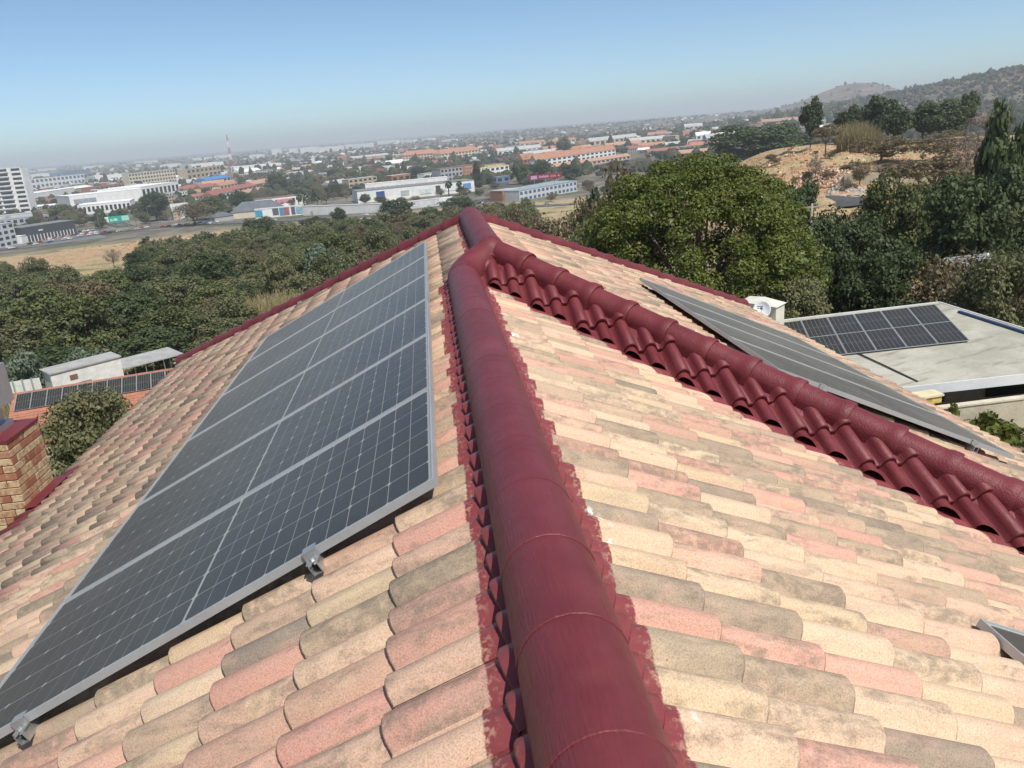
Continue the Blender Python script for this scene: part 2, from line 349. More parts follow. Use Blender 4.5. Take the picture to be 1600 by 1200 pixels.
# plan half-planes (a,b,c): keep a*x+b*y+c >= 0
CL_NEAR = [(-1, 0, X0-0.03)]; CL_FAR = [(-1, 0, X1-0.03)]
HIPL = (-HA, -1, Y2+HA*X1-0.0); HIPR = (HA, -1, Y2-HA*X1); HIPJ = (1, 1, -(X1+YJ)); VAL = (-1, -1, X0+YV)
def tiles(kind, parent, smin, smax, v0, v1, vphase, planes, mat, mat_i, n_big=300, skip=None, deck_off=0.0, prio=None):
    me_hi = tile_mesh('roof_tile', 8, mat); me_lo = tile_mesh('roof_tile', 4, mat, True)
    cand = []
    j0 = math.floor((smin-0.155)/TE)
    for j in range(j0, 60):
        s = 0.155+TE*j
        if s-TL > smax: break
        if s > smax+0.02: continue
        for k in range(int((v0-vphase)/TW)-1, int((v1-vphase)/TW)+2):
            v = vphase+k*TW
            if v+TW < v0 or v > v1: continue
            M = slope_matrix(kind, s, v)
            pts = [M @ Vector(q) for q in ((0, 0, 0), (TW, 0, 0), (TW, TL, 0), (0, TL, 0))]
            pl = planes(pts) if callable(planes) else planes
            ins = [[a*q.x+b*q.y+c >= 0 for q in pts] for a, b, c in pl]
            if any(not any(i) for i in ins): continue
            cut = [pl[i] for i, q in enumerate(ins) if not all(q)]
            cen = sum(pts, Vector())/4
            u, w, dep = project(cen)
            vis = dep > 0.3 and -150 < u < 1750 and -100 < w < 1350
            hid = skip(cen) if skip else False
            cand.append(((0 if vis and not hid else 1), cen.length, j, M, cut))
    cand.sort(key=lambda q: q[:2])
    rest = MB(); halves = []; rr = random.Random(hash(kind) % 1 + len(cand))
    for i, (flag, dist, j, M, cut) in enumerate(cand):
        M = M @ Matrix.Translation((rr.uniform(-.002, .002), rr.uniform(-.004, .004), rr.uniform(0, .003))) @ Matrix.Rotation(rr.uniform(-.006, .006), 4, 'Z') @ Matrix.Rotation(rr.uniform(-.006, .006), 4, 'Y')
        me = me_hi if dist < 6.5 or kind == 'S' else me_lo
        if kind == 'S': M = M @ Matrix.Diagonal((1, 1, 1.55, 1))
        single = i < n_big and flag == 0
        if cut:
            bm = bmesh.new(); bm.from_mesh(me); bm.transform(M)
            for a, b, c in cut:
                nn = Vector((a, b, 0)); co = nn*(-c/nn.length_squared)
                bmesh.ops.bisect_plane(bm, geom=bm.verts[:]+bm.edges[:]+bm.faces[:], plane_co=co, plane_no=nn, clear_inner=True)
            if not bm.faces: bm.free(); continue
            if single:
                m2 = bpy.data.meshes.new('roof_tile'); bm.to_mesh(m2); m2.materials.append(mat)
                link(bpy.data.objects.new('roof_tile', m2), parent)
            else:
                bm.verts.index_update(); lay = bm.faces.layers.float.get('half'); rest.add([q.co for q in bm.verts], [[q.index for q in f.verts] for f in bm.faces]); halves += [f[lay] for f in bm.faces]
            bm.free()
        elif single:
            o = bpy.data.objects.new('roof_tile', me); link(o, parent); o.matrix_basis = M
        else:
            rest.add([M @ q.co for q in me.vertices], [f.vertices[:] for f in me.polygons]); halves += [q.value for q in me.attributes['half'].data]
    if rest.f:
        o = tag(rest.build('tile_field', mat_i, parent, smooth=True), 'smaller far and covered tiles of this slope', kind='stuff')
        at = o.data.attributes.new('half', 'FLOAT', 'FACE'); at.data.foreach_set('value', halves)
        o.data.polygons.foreach_set('use_smooth', [len(f.vertices) == 4 for f in o.data.polygons])

M_DECK = plain('roof_batten_deck', (0.035, 0.028, 0.024), 0.9)
def deck(name, label, poly, kind_pts):
    mb = MB(); mb.add(poly, [tuple(range(len(poly)))])
    o = mb.build(name, M_DECK, house, HINV); o['label'] = label; return o
def PLN(c, x, y, n, off): return (x, y, (c+off-n[0]*x-n[1]*y)/n[2])
dn = -0.035
xe, xe2 = X0-EAVE*ct, X1+(Z1-ZE)/tt
xr = X0+EAVE*ct
yhl = Y2+HA*(X1-xe); yhr = Y2+HA*(xe2-X1)
slopeL = deck('roof_slope', 'tiled slope left of the ridge under the large panel array',
    [PLN(cL, X0, YN, nL, dn), PLN(cL, X0, YV, nL, dn), PLN(cL, X1, YJ, nL, dn), PLN(cL, X1, Y2, nL, dn), PLN(cL, xe, yhl, nL, dn), PLN(cL, xe, YN, nL, dn)], None)
xv = X0+(YV-YN)
slopeR1 = deck('roof_slope', 'pale tiled slope right of the near ridge',
    [PLN(cR1, X0, YN, nR, dn), PLN(cR1, xr, YN, nR, dn), PLN(cR1, xr, YV-(xr-X0), nR, dn), PLN(cR1, X0, YV, nR, dn)], None)
yh = YJ-(xe2-X1)
slopeR2 = deck('roof_slope', 'raised far slope with the second panel array',
    [PLN(cR2, X1, YJ, nR, dn), PLN(cR2, xe2, yh, nR, dn), PLN(cR2, xe2, yhr, nR, dn), PLN(cR2, X1, Y2, nR, dn)], None)
nS = np.array([0, -st, ct]); cS = nS@[X1, YJ, Z1]
slopeS = deck('roof_slope', 'narrow red painted slope between hip and valley',
    [PLN(cS, X0, YV, nS, dn), PLN(cS, xr, YV-(xr-X0), nS, dn), PLN(cS, xe2, yh, nS, dn), PLN(cS, X1, YJ, nS, dn)], None)
mb = MB(); mb.add([(X1, Y2, Z1+dn), (xe2, yhr, ZE+dn), (xe, yhl, ZE+dn)], [(0, 1, 2)])
mb.build('roof_slope', plain('far_slope_tiles', (0.5, 0.36, 0.25), 0.9), house, HINV)

big = 99
h5 = 1/math.hypot(HA, 1)
LN_RIDGE = (1, 0, -X0, 'y', -99, YV-0.02, 0.215); LN_FAR = (1, 0, -X1, 'y', YV-0.1, big, 0.20)
LN_HL = (HA*h5, h5, -(Y2+HA*X1)*h5, 'y', Y2-0.5, big, 0.16); LN_HR = (-HA*h5, h5, -(Y2-HA*X1)*h5, 'y', Y2-0.5, big, 0.16)
r2 = math.sqrt(.5)
LN_HJ = (r2, r2, -(X1+YJ)*r2, 'x', X1-0.3, big, 0.10); LN_V = (r2, r2, -(X0+YV)*r2, 'x', X0+0.1, big, 0.10)
mL = [LN_RIDGE, LN_FAR, LN_HL]; mR1 = [LN_RIDGE, LN_V]; mR2 = [LN_FAR, LN_HR, LN_HJ]
LN_CHIM = (1, 0, 4.53, 'y', 7.55, 9.1, 0.22); mL.append(LN_CHIM)
def pl_L(pts):
    yc = sum(q.y for q in pts)/4
    return [(-1, 0, X0-0.02), HIPL] if yc < YV-0.02 else [(-1, 0, X1-0.02), HIPL, (-1, 1, X0-YV-0.01)]
ARR1_O = np.array([-.0915, 2.7337, -1.2267])
def under1(c): s = (X0-c.x)/ct; return 0.75 < s < 2.45 and 2.9 < c.y < 9.6
tiles('L', slopeL, -0.308, EAVE, -yhl, -YN, -2.064-TW*8, pl_L, tile_mat('tile_left', mL), tile_mat('tile_left_field', mL, True), skip=under1)
tiles('R1', slopeR1, 0.0, EAVE, YN, YV+.3, 1.571-0.256, [(1, 0, -X0-0.02), VAL], tile_mat('tile_right', mR1), tile_mat('tile_right_field', mR1, True))
def under2(c): s = (c.x-X1)/ct; return 2.6 < s < 4.6 and 6.1 < c.y < 10
tiles('R2', slopeR2, 0.0, (Z1-ZE)/st, yh-1, yhr, 0.11, [(1, 0, -X1-0.02), HIPR, HIPJ], tile_mat('tile_far', mR2), tile_mat('tile_far_field', mR2, True), skip=under2)
tiles('S', slopeS, 0.0, 9.0, X0-0.5, xe2, 0.07, [(-1, -1, X1+YJ), (1, 1, -(X0+YV)), (-1, 0, xe2), (1, -1, YV-X0-0.02)], M_RED, M_RED)

# ridge and hip caps
def ring(c, t, r, flat=1.0, drop=0.20, n=14, up=Vector((0, 0, 1))):
    side = t.cross(up).normalized(); top = side.cross(t).normalized()
    P = []
    P.append(c+side*(r*1.04)-top*drop)
    for k in range(n+1):
        a = -0.22+(math.pi+0.44)*k/n
        P.append(c+side*(r*math.cos(a))+top*(r*flat*math.sin(a)))
    P.append(c-side*(r*1.04)-top*drop)
    return P
def sweep(mb, rings):
    n = len(rings[0]); vs = [q for R in rings for q in R]
    mb.add(vs, [(i*n+j, i*n+j+1, (i+1)*n+j+1, (i+1)*n+j) for i in range(len(rings)-1) for j in range(n-1)])
    mb.add(rings[-1], [tuple(range(n))]); mb.add(rings[0], [tuple(range(n-1, -1, -1))])
def cap_run(A, B, length, prof, group_part, mat=M_RED, flat=1.0, jitter=0.004, drop=0.20):
    """caps laid from A (upper) to B; prof is [(fraction, radius)] along each cap"""
    A, B = Vector(A), Vector(B); t = (B-A).normalized(); n = max(1, round((B-A).length/length)); L = (B-A).length/n
    for i in range(n):
        mb = MB(); c0 = A+t*(L*i)
        jx = Vector((rnd.uniform(-jitter, jitter), rnd.uniform(-jitter, jitter), rnd.uniform(-jitter, jitter)))
        rs = []
        for f, r in prof: rs.append(ring(c0+t*(L*f)+jx, t, r, flat, drop))
        sweep(mb, rs)
        o = mb.build(group_part, mat, house, HINV, smooth=True)
        md = o.modifiers.new('edge', 'EDGE_SPLIT'); md.split_angle = math.radians(50)
PR_RIDGE = [(-0.02, 0.1342), (0.0, 0.1350), (0.03, 0.1354), (0.96, 0.1354), (0.985, 0.1363), (1.0, 0.1350)]
PR_HIP = [(-0.18, 0.103), (0.0, 0.107), (0.62, 0.111), (0.74, 0.114), (0.82, 0.124), (0.97, 0.128), (1.0, 0.123)]
zc = Z0+0.032
PR_NEAR = [(-0.03, 0.1335), (0.0, 0.1345), (0.04, 0.1352), (0.93, 0.1356), (0.965, 0.1370), (0.995, 0.1374), (1.0, 0.1350)]
cap_run((X0, 2.305, zc), (X0, YN, zc), 0.365, PR_NEAR, 'ridge_cap', drop=0.16, jitter=0.0015)
cap_run((X0, YV-0.16, zc), (X0, 2.305, zc), 0.365, PR_RIDGE, 'ridge_cap', drop=0.16, jitter=0.0008)
zc1 = Z1+0.045
cap_run((X1, YJ+0.05, zc1), (X1, Y2, zc1), 0.62, PR_RIDGE, 'ridge_cap', jitter=0.001)
off = 0.035
cap_run((X1+0.06, YJ-0.06, Z1+off), (xe2, yh, ZE+off), 0.372, PR_HIP, 'hip_cap', M_REDR)
cap_run((X1, Y2, Z1+off), (xe, yhl, ZE+off), 0.42, PR_HIP, 'hip_cap')
cap_run((X1, Y2, Z1+off), (xe2, yhr, ZE+off), 0.42, PR_HIP, 'hip_cap')
# ridge elbow: near ridge bends up to the far ridge
pts = [Vector(q) for q in ((X0, YV-0.22, zc), (X0, YV-0.10, zc+0.003), (X0+0.03, YV+0.01, zc+0.015), (X0+0.10, YV+0.10, zc+0.05), (X0+0.19, YV+0.19, zc+0.09), (X1-0.02, YJ, zc1), (X1+0.05, YJ+0.05, zc1))]
rs = []
for i, q in enumerate(pts):
    tg = (pts[min(i+1, len(pts)-1)]-pts[max(0, i-1)]); tg.z = 0; rs.append(ring(q, tg.normalized(), (0.139, 0.142, 0.146, 0.148, 0.146, 0.142, 0.138)[i], 1.0, 0.24))
mb = MB(); sweep(mb, rs)
o = mb.build('ridge_elbow', M_REDR, house, HINV, smooth=True); sb = o.modifiers.new('s', 'SUBSURF'); sb.levels = sb.render_levels = 1
# rounded knob of mortar where the caps meet
for nm, c0, rad in (('ridge_junction', (X1, YJ-0.01, zc1-0.01), 0.150), ('ridge_junction', (X1, Y2, zc1-0.02), 0.142), ('ridge_junction', (X1-0.07, YJ-0.17, Z1-0.085), 0.12)):
    bm = bmesh.new(); bmesh.ops.create_icosphere(bm, subdivisions=3, radius=rad, matrix=Matrix.Translation(c0))
    me = bpy.data.meshes.new(nm); bm.to_mesh(me); bm.free(); me.materials.append(M_REDR); me.shade_smooth(); link(bpy.data.objects.new(nm, me), house, HINV)
# lumpy mortar bedding along the painted hip, and the red flashing laid in the valley
mb = MB(); rr = random.Random(3); prev = None
Aq = Vector((X1, YJ, Z1)); d = Vector((1, -1, -tt)); nseg = 90; rows = []
for i in range(nseg+1):
    k = (xe2-X1)*i/nseg; c0 = Aq+d*k
    w = 0.125+0.03*math.sin(k*7)+rr.uniform(-.02, .02)
    side = Vector((-1, -1, 0)).normalized()
    rows.append([c0+Vector((0, 0, 0.02))+side*0.05, c0+side*0.09+Vector((0, 0, 0.028+rr.uniform(-.006, .006))), c0+side*w+Vector((0, 0, -w*tt*0.70+0.020+rr.uniform(-.006, .006))), c0+side*(w+0.06)+Vector((0, 0, -(w+0.06)*tt*0.70-0.045))])
mb.add([q for R in rows for q in R], [(i*4+j, (i+1)*4+j, (i+1)*4+j+1, i*4+j+1) for i in range(nseg) for j in range(3)])
mb.build('hip_mortar', M_REDR, house, HINV, smooth=True)
mb = MB(); rows = []; Aq = Vector((X0, YV, Z0)); rr = random.Random(5)
for i in range(nseg+1):
    k = (xr-X0)*i/nseg; c0 = Aq+d*k; side = Vector((1, 1, 0)).normalized()
    w = 0.085+rr.uniform(-.02, .02)
    rows.append([c0-side*(0.10+rr.uniform(-.03, .02))+Vector((0, 0, 0.078)), c0-side*0.03+Vector((0, 0, 0.052+rr.uniform(-.004, .004))), c0+side*w*0.5+Vector((0, 0, 0.058)), c0+side*(w+0.03)+Vector((0, 0, 0.065))])
mb.add([q for R in rows for q in R], [(i*4+j, i*4+j+1, (i+1)*4+j+1, (i+1)*4+j) for i in range(nseg) for j in range(3)])
mb.build('valley_flashing', M_REDR, house, HINV, smooth=True)
# walls under the eaves, gutter
M_PLASTER = plain('house_plaster', (0.55, 0.47, 0.36), 0.85, scale=0.7)
o5 = 0.55
mb = MB(); mb.prism([(xe+o5, YN+0.3), (xr-o5, YN+0.3), (xr-o5, yh+1.2), (xe2-o5, yh+1.2), (xe2-o5, yhr-o5), (xe+o5, yhl-o5)], -9.5, ZE-0.06)
mb.build('wall', M_PLASTER, house, HINV)
mb = MB(); mb.box((xe-0.10, YN, ZE-0.16), (xe-0.02, yhl, ZE-0.05)); mb.build('gutter', plain('gutter_paint', (0.5, 0.48, 0.45)), house, HINV)
mb = MB(); mb.box((xe2+0.02, yh, ZE-0.16), (xe2+0.10, yhr, ZE-0.05)); mb.build('gutter', plain('gutter_paint', (0.5, 0.48, 0.45)), house, HINV)

# roof wiring lying on the left slope
M_BLACK = plain('black_rubber', (0.012, 0.012, 0.013), 0.55)
mb = MB(); pts = []
for i in range(26):
    f = i/25; y = 7.35+f*3.0; s = 0.42+0.16*math.sin(f*2.3)-0.10*f+0.02*math.sin(f*40)
    pts.append((X0-s*ct, y, Z0-s*st+0.075+0.012*math.sin(f*50)))
mb.tube(pts, 0.011, 5)
tag(mb.build('solar_cable', M_BLACK, smooth=True), 'black solar cable lying over the tiles beside the ridge', 'cable')

# chimney of face bricks at the eave, red cap slab, metal cowl
M_MORTAR = plain('brick_mortar', (0.10, 0.085, 0.07), 0.95)
t = NT('face_brick'); p = t.obj(); r = t.n('ObjectInfo').outputs['Random']; wp = t.pos()
c = t.ramp(r, [(0, (0.50, 0.38, 0.21)), (0.35, (0.54, 0.43, 0.26)), (0.55, (0.46, 0.31, 0.18)), (0.75, (0.36, 0.15, 0.085)), (1.0, (0.27, 0.10, 0.06))])
nb = t.noise(wp, 24, 4, 0.65); c = t.mix(t.math('MULTIPLY', t.step(nb, 0.48, 0.62), 0.75), c, (0.30, 0.13, 0.075)); c = t.mix(t.math('MULTIPLY', t.step(t.noise(wp, 11, 3), 0.55, 0.7), 0.6), c, (0.60, 0.47, 0.27))
M_BRICK = t.done(t.bsdf(c, 0.85, normal=t.bump(t.noise(wp, 120, 3), 0.4, 0.004)))
chx1, chy0, chy1 = -4.53, 8.02, 8.69; chx0 = chx1-0.92; ch_top = -3.509+0.83
ch = MB().box((chx0+0.012, chy0+0.012, -5.2), (chx1-0.012, chy1-0.012, ch_top-0.012)).build('chimney', M_MORTAR, house, HINV)
ch['label'] = 'yellow and red face brick chimney at the eave'
bmesh_b = {}
def brick_me(lx, ly, lz):
    key = (round(lx, 3), round(ly, 3))
    if key not in bmesh_b:
        bm = bmesh.new(); bmesh.ops.create_cube(bm, size=1, matrix=Matrix.Diagonal((lx, ly, lz, 1)))
        bmesh.ops.bevel(bm, geom=bm.edges[:], offset=0.004, segments=1, affect='EDGES')
        me = bpy.data.meshes.new('brick'); bm.to_mesh(me); bm.free(); me.materials.append(M_BRICK); bmesh_b[key] = me
    return bmesh_b[key]
CH, BL, BW, JT = 0.082, 0.222, 0.106, 0.010
z = ch_top-0.073/2; row = 0
while z > -4.45:
    for face in ('x', 'y'):
        a0, a1 = (chy0, chy1) if face == 'x' else (chx0, chx1)
        q = a0+(0 if row % 2 == (face == 'x') else -(BL+JT)/2)
        while q < a1-0.02:
            b0, b1 = max(q, a0), min(q+BL, a1)
            if b1-b0 > 0.04:
                o = bpy.data.objects.new('brick', brick_me(b1-b0, 0.05, 0.073) if face == 'y' else brick_me(0.05, b1-b0, 0.073)); link(o, ch)
                o.location = ((b0+b1)/2, chy0+0.022-rnd.uniform(0, .004), z) if face == 'y' else (chx1-0.022+rnd.uniform(0, .004), (b0+b1)/2, z)
            q += BL+JT
    z -= CH; row += 1
mb = MB(); mb.prism([(chx0-.01, chy0-.01), (chx1+.01, chy0-.01), (chx1+.01, chy1+.01), (chx0-.01, chy1+.01)], ch_top, ch_top+0.035)
mb.build('cap_slab', M_RED, ch)
M_GALV = plain('galvanised_sheet', (0.50, 0.54, 0.58), 0.38, 0.75, 0.1, 3)
mb = MB(); cx, cy = (chx0+chx1)/2-0.02, (chy0+chy1)/2
for lo, hi, z0, z1 in ((0.30, 0.30, 0.03, 0.10), (0.24, 0.24, 0.10, 0.30), (0.36, 0.33, 0.30, 0.72)):
    mb.box((cx-lo, cy-hi*0.75, ch_top+z0), (cx+lo, cy+hi*0.75, ch_top+z1))
mb.build('chimney_cowl', M_GALV, ch)
mb = MB(); mb.add([(chx1+.004, chy0-0.1, 0), (chx1+0.16, chy0-0.1, 0), (chx1+0.16, chy1+0.08, 0), (chx1+.004, chy1+0.08, 0)], [(0, 1, 2, 3)])
for i, q in enumerate(mb.v): mb.v[i] = (q[0], q[1], (cL+0.075-nL[0]*q[0])/nL[2]+(0.045 if i in (0, 3) else -0.01))
mb.build('chimney_flashing', M_REDR, ch)

# ------------------------------------------------------------------ solar panels
M_ALU = plain('anodised_aluminium', (0.47, 0.49, 0.50), 0.42, 0.4, 0.06, 4)
M_BACK = plain('panel_backsheet', (0.36, 0.37, 0.36), 0.5, 0, 0.04, 3)
t = NT('solar_cell'); p = t.obj()
w1 = t.n('TexWave', wave_type='BANDS', bands_direction='X'); t.l(p, w1.inputs[0]); w1.inputs['Scale'].default_value = 17.6
c = t.mix(t.step(w1.outputs[0], 0.96, 1.0), (0.0085, 0.0082, 0.0088), (0.05, 0.05, 0.05))
M_CELL = t.done(t.bsdf(c, 0.35, spec=0.3))
def glass_mat(name, dust):
    t = NT(name); p = t.pos(); n1 = t.noise(p, 1.7, 5, 0.65); n2 = t.noise(p, 60, 2, 0.5)
    gl = t.n('BsdfGlossy'); gl.inputs['Roughness'].default_value = 0.09; gl.inputs['Color'].default_value = (1, 1, 1, 1)
    tr = t.n('BsdfTransparent'); df = t.n('BsdfDiffuse'); df.inputs[0].default_value = (0.38, 0.36, 0.32, 1)
    lw = t.n('LayerWeight'); lw.inputs[0].default_value = 0.5
    fr = t.n('Fresnel'); fr.inputs[0].default_value = 1.42
    # the dust film covers more of what is behind it the flatter one looks along it
    cosv = t.math('SUBTRACT', 1.0, lw.outputs['Facing'])
    thick = t.math('DIVIDE', t.math('MULTIPLY', t.math('MULTIPLY_ADD', t.math('ADD', n1, t.math('MULTIPLY', t.step(n2, 0.6, 0.75), 0.6)), 1.5, 0.15), dust), t.math('MAXIMUM', cosv, 0.06))
    cov = t.math('SUBTRACT', 1.0, t.math('POWER', 2.718, t.math('MULTIPLY', thick, -1.0)))
    m1 = t.n('MixShader'); t.l(cov, m1.inputs[0]); t.l(tr.outputs[0], m1.inputs[1]); t.l(df.outputs[0], m1.inputs[2])
    m2 = t.n('MixShader'); t.l(t.math('MULTIPLY', fr.outputs[0], 0.17), m2.inputs[0]); t.l(m1.outputs[0], m2.inputs[1]); t.l(gl.outputs[0], m2.inputs[2])
    return t.done(m2.outputs[0])
M_GLASS = glass_mat('dusty_panel_glass', 0.029)
def panel_meshes(w, l):
    fr = MB(); e, th = 0.0095, 0.035
    fr.box((0, 0, 0), (e, l, th)); fr.box((w-e, 0, 0), (w, l, th)); fr.box((e, 0, 0), (w-e, e, th)); fr.box((e, l-e, 0), (w-e, l, th))
    fr.box((e, 0.0, 0), (e+0.022, l, 0.0025)); fr.box((w-e-0.022, 0.0, 0), (w-e, l, 0.0025))
    bk = MB(); bk.box((e, e, 0.024), (w-e, l-e, 0.028))
    gl = MB(); gl.add([(e, e, 0.0325), (w-e, e, 0.0325), (w-e, l-e, 0.0325), (e, l-e, 0.0325)], [(0, 1, 2, 3)])
    mx, my, gap, mid = 0.022, 0.024, 0.0034, 0.011
    cw = (w-2*mx)/6; chh = (l-2*my-mid)/24
    k = 0.010; a, b = cw-0.0075, chh-gap
    poly = [(k, 0), (a-k, 0), (a, k), (a, b), (0, b), (0, k)]
    cell = MB(); cell.add([(x, y, 0) for x, y in poly], [tuple(range(6))])
    spots = [(mx+cw*i+0.00375, my+chh*j+(mid if j >= 12 else 0)+gap/2, j % 2) for i in range(6) for j in range(24)]
    cells = MB()
    def cpoly(flip): return [(x, (b-y if flip else y), 0) for x, y in (poly[::-1] if flip else poly)]
    for x, y, fl in spots: cells.add([(q[0]+x, q[1]+y, 0.0295) for q in cpoly(fl)], [tuple(range(6))])
    c2 = MB(); c2.add(cpoly(1), [tuple(range(6))])
    return dict(frame=fr.mesh('frame', M_ALU), back=bk.mesh('backsheet', M_BACK), glass=gl.mesh('cover_glass', M_GLASS), cells=cells.mesh('solar_cells', M_CELL),
                cell=(cell.mesh('solar_cell', M_CELL), c2.mesh('solar_cell', M_CELL)), spots=spots, w=w, l=l)
PANEL = panel_meshes(1.134, 2.279); PANEL2 = panel_meshes(0.985, 2.26)
def solar_panel(M, label, group, P=PANEL, single=False):
    e = bpy.data.objects.new('solar_module', None); e.empty_display_size = 0.2; COL.objects.link(e); e.matrix_world = M
    tag(e, label, 'solar panel', group)
    for nm, k in (('frame', 'frame'), ('backsheet', 'back'), ('cover_glass', 'glass')): link(bpy.data.objects.new(nm, P[k]), e)
    if single:
        for x, y, fl in P['spots']:
            o = bpy.data.objects.new('solar_cell', P['cell'][fl]); o.location = (x, y, 0.0295); link(o, e)
    else: tag(link(bpy.data.objects.new('solar_cells', P['cells']), e), kind='stuff')
    return e
def frame_M(O, X, Y, Z):
    return Matrix(((X[0], Y[0], Z[0], O[0]), (X[1], Y[1], Z[1], O[1]), (X[2], Y[2], Z[2], O[2]), (0, 0, 0, 1)))
ordn = ['nearest', 'second nearest', 'third nearest', 'fourth nearest', 'second farthest', 'farthest']
# array on the left slope: panel X runs away along the ridge, Y runs up the slope
PITCHW = 1.154
uL = np.array([-ct, 0, -st]); nLv = nL
for i in range(6):
    O = ARR1_O+np.array([0, PITCHW*i, 0])+uL*2.279-nLv*0.035
    # right handed: X = -y would flip, so start from the far side of the panel
    O = O+np.array([0, 1.134, 0])
    solar_panel(frame_M(O, (0, -1, 0), (ct, 0, st), tuple(nL)), 'dark solar panel left of the ridge, %s of the row of six' % ordn[i], 'solar panels on the left slope', PANEL, i < 2)
M_CLAMP = plain('clamp_aluminium', (0.55, 0.57, 0.57), 0.42, 0.8, 0.1, 8)
def rail(name, label, A, B, Zd, wd=0.04, ht=0.045, group=None):
    """aluminium C-rail from A to B, Zd normal of the roof"""
    A, B, Zd = Vector(A), Vector(B), Vector(Zd); Yd = (B-A).normalized(); Xd = Yd.cross(Zd).normalized(); L = (B-A).length
    M = frame_M(A, Xd, Yd, Zd); mb = MB(); w, th = wd/2, 0.004
    mb.box((-w, 0, 0), (w, L, th), 0, M); mb.box((-w, 0, th), (-w+th, L, ht), 0, M); mb.box((w-th, 0, th), (w, L, ht), 0, M)
    mb.box((-w+th, 0, ht-th), (-0.006, L, ht), 0, M); mb.box((0.006, 0, ht-th), (w-th, L, ht), 0, M)
    e = thing(name, label, 'rail', tuple(A), group); o = mb.build('rail_profile', M_CLAMP, e, inv_of(e))
    mb = MB(); mb.box((-0.028, 0.012, ht), (0.028, 0.05, ht+0.006), 0, M); mb.box((-0.028, 0.040, ht+0.006), (0.028, 0.046, ht+0.036), 0, M); mb.box((-0.028, 0.040, ht+0.036), (0.028, 0.085, ht+0.041), 0, M)
    mb.build('end_clamp', M_CLAMP, e, inv_of(e))
    mb = MB(); mb.tube([M @ Vector((0, 0.026, ht+0.004)), M @ Vector((0, 0.026, ht+0.018))], 0.009, 6); mb.build('clamp_bolt', M_CLAMP, e, inv_of(e))
    for k in range(max(2, int(L/1.5))):
        y = 0.5+k*1.4
        if y < L: hk = MB(); hk.box((-0.02, y, -0.07), (0.02, y+0.006, 0.0), 0, M); hk.box((-0.02, y+0.006, -0.074), (0.02, y+0.20, -0.070), 0, M); hk.build('roof_hook', M_CLAMP, e, inv_of(e))
for f, nm in ((0.243, 'upper'), (0.83, 'lower')):
    A = ARR1_O+uL*(2.279*f)-nL*(0.035+0.047)
    rail('mounting_rail', '%s aluminium rail end under the near edge of the left panels' % nm, A+np.array([0, -0.055, 0]), A+np.array([0, 6*PITCHW+0.02, 0]), nL, group='rails of the left array')
# array on the far right slope
S2, Y2N, OFF2 = 2.13, 5.50, 0.15
def R2p(s, y, o): return np.array([X1+s*ct, y, Z1-s*st])+nR*o
for i in range(4):
    solar_panel(frame_M(R2p(S2+2.26, Y2N+1.0*i, OFF2-0.035), (0, 1, 0), (-ct, 0, st), tuple(nR)), 'dusty grey solar panel on the far right slope, %s of four' % ('nearest', 'second nearest', 'second farthest', 'farthest')[i], 'solar panels on the far right slope', PANEL2)
for f, nm in ((0.18, 'upper'), (0.82, 'lower')):
    A = R2p(S2+2.26*f, Y2N-0.055, OFF2-0.035-0.047); rail('mounting_rail', '%s aluminium rail under the dusty far right panels' % nm, A, A+np.array([0, 4.1, 0]), nR, group='rails of the far right array')
# corner of a third array at the lower right
def R1p(s, y, o): return np.array([X0+s*ct, y, Z0-s*st])+nR*o
S3, Y3, OFF3 = 1.89, 2.465, 0.095
for i in range(2):
    solar_panel(frame_M(R1p(S3+2.279, Y3-1.134-1.154*i, OFF3-0.035), (0, 1, 0), (-ct, 0, st), tuple(nR)), ('solar panel corner jutting in at the lower right edge', 'solar panel beyond the lower right edge')[i], 'solar panels on the near right slope')
for f, nm in ((0.2, 'upper'), (0.8, 'lower')):
    A = R1p(S3+2.279*f, Y3-2.29, OFF3-0.035-0.047); rail('mounting_rail', '%s rail under the panel at the lower right edge' % nm, A, A+np.array([0, 2.2, 0]), nR, group='rails of the near right array')

# ------------------------------------------------------------------ foliage
def leaf_mat(name, dark, light, trans=0.25, rough=0.6):
    t = NT(name); g = t.n('NewGeometry'); r = g.outputs['Random Per Island']; ob = t.n('ObjectInfo').outputs['Random']
    c = t.mix(r, dark, light); c = t.mix(t.math('MULTIPLY', ob, 0.45), c, t.mix(ob, tuple(x*0.8 for x in dark), tuple(min(1, x*1.15+0.008) for x in light)))
    b = t.bsdf(c, rough, spec=0.25); tr = t.n('BsdfTranslucent'); t.set(tr.inputs[0], t.mix(0.5, c, light))
    m = t.n('MixShader'); m.inputs[0].default_value = trans; t.l(b, m.inputs[1]); t.l(tr.outputs[0], m.inputs[2]); return t.done(m.outputs[0])
LM = dict(
    olive=leaf_mat('leaf_olive', (0.0680, 0.0790, 0.0370), (0.1950, 0.1960, 0.0900)),
    green=leaf_mat('leaf_green', (0.0511, 0.0718, 0.0274), (0.1613, 0.1737, 0.0619)),
    dark=leaf_mat('leaf_dark', (0.0273, 0.0446, 0.0203), (0.0879, 0.1160, 0.0434)),
    broad=leaf_mat('leaf_broad', (0.0430, 0.0610, 0.0115), (0.1450, 0.1640, 0.0290), 0.22, 0.45),
    brown=leaf_mat('leaf_brown', (0.0873, 0.0686, 0.0399), (0.2057, 0.1621, 0.0873)),
    bare=leaf_mat('leaf_bare', (0.1247, 0.0973, 0.0748), (0.2494, 0.2057, 0.1684), 0.1),
    straw=leaf_mat('leaf_straw', (0.1920, 0.1520, 0.0680), (0.3680, 0.3120, 0.1600)),
    blue=leaf_mat('leaf_blue', (0.0748, 0.1060, 0.0748), (0.1746, 0.2182, 0.1434)))
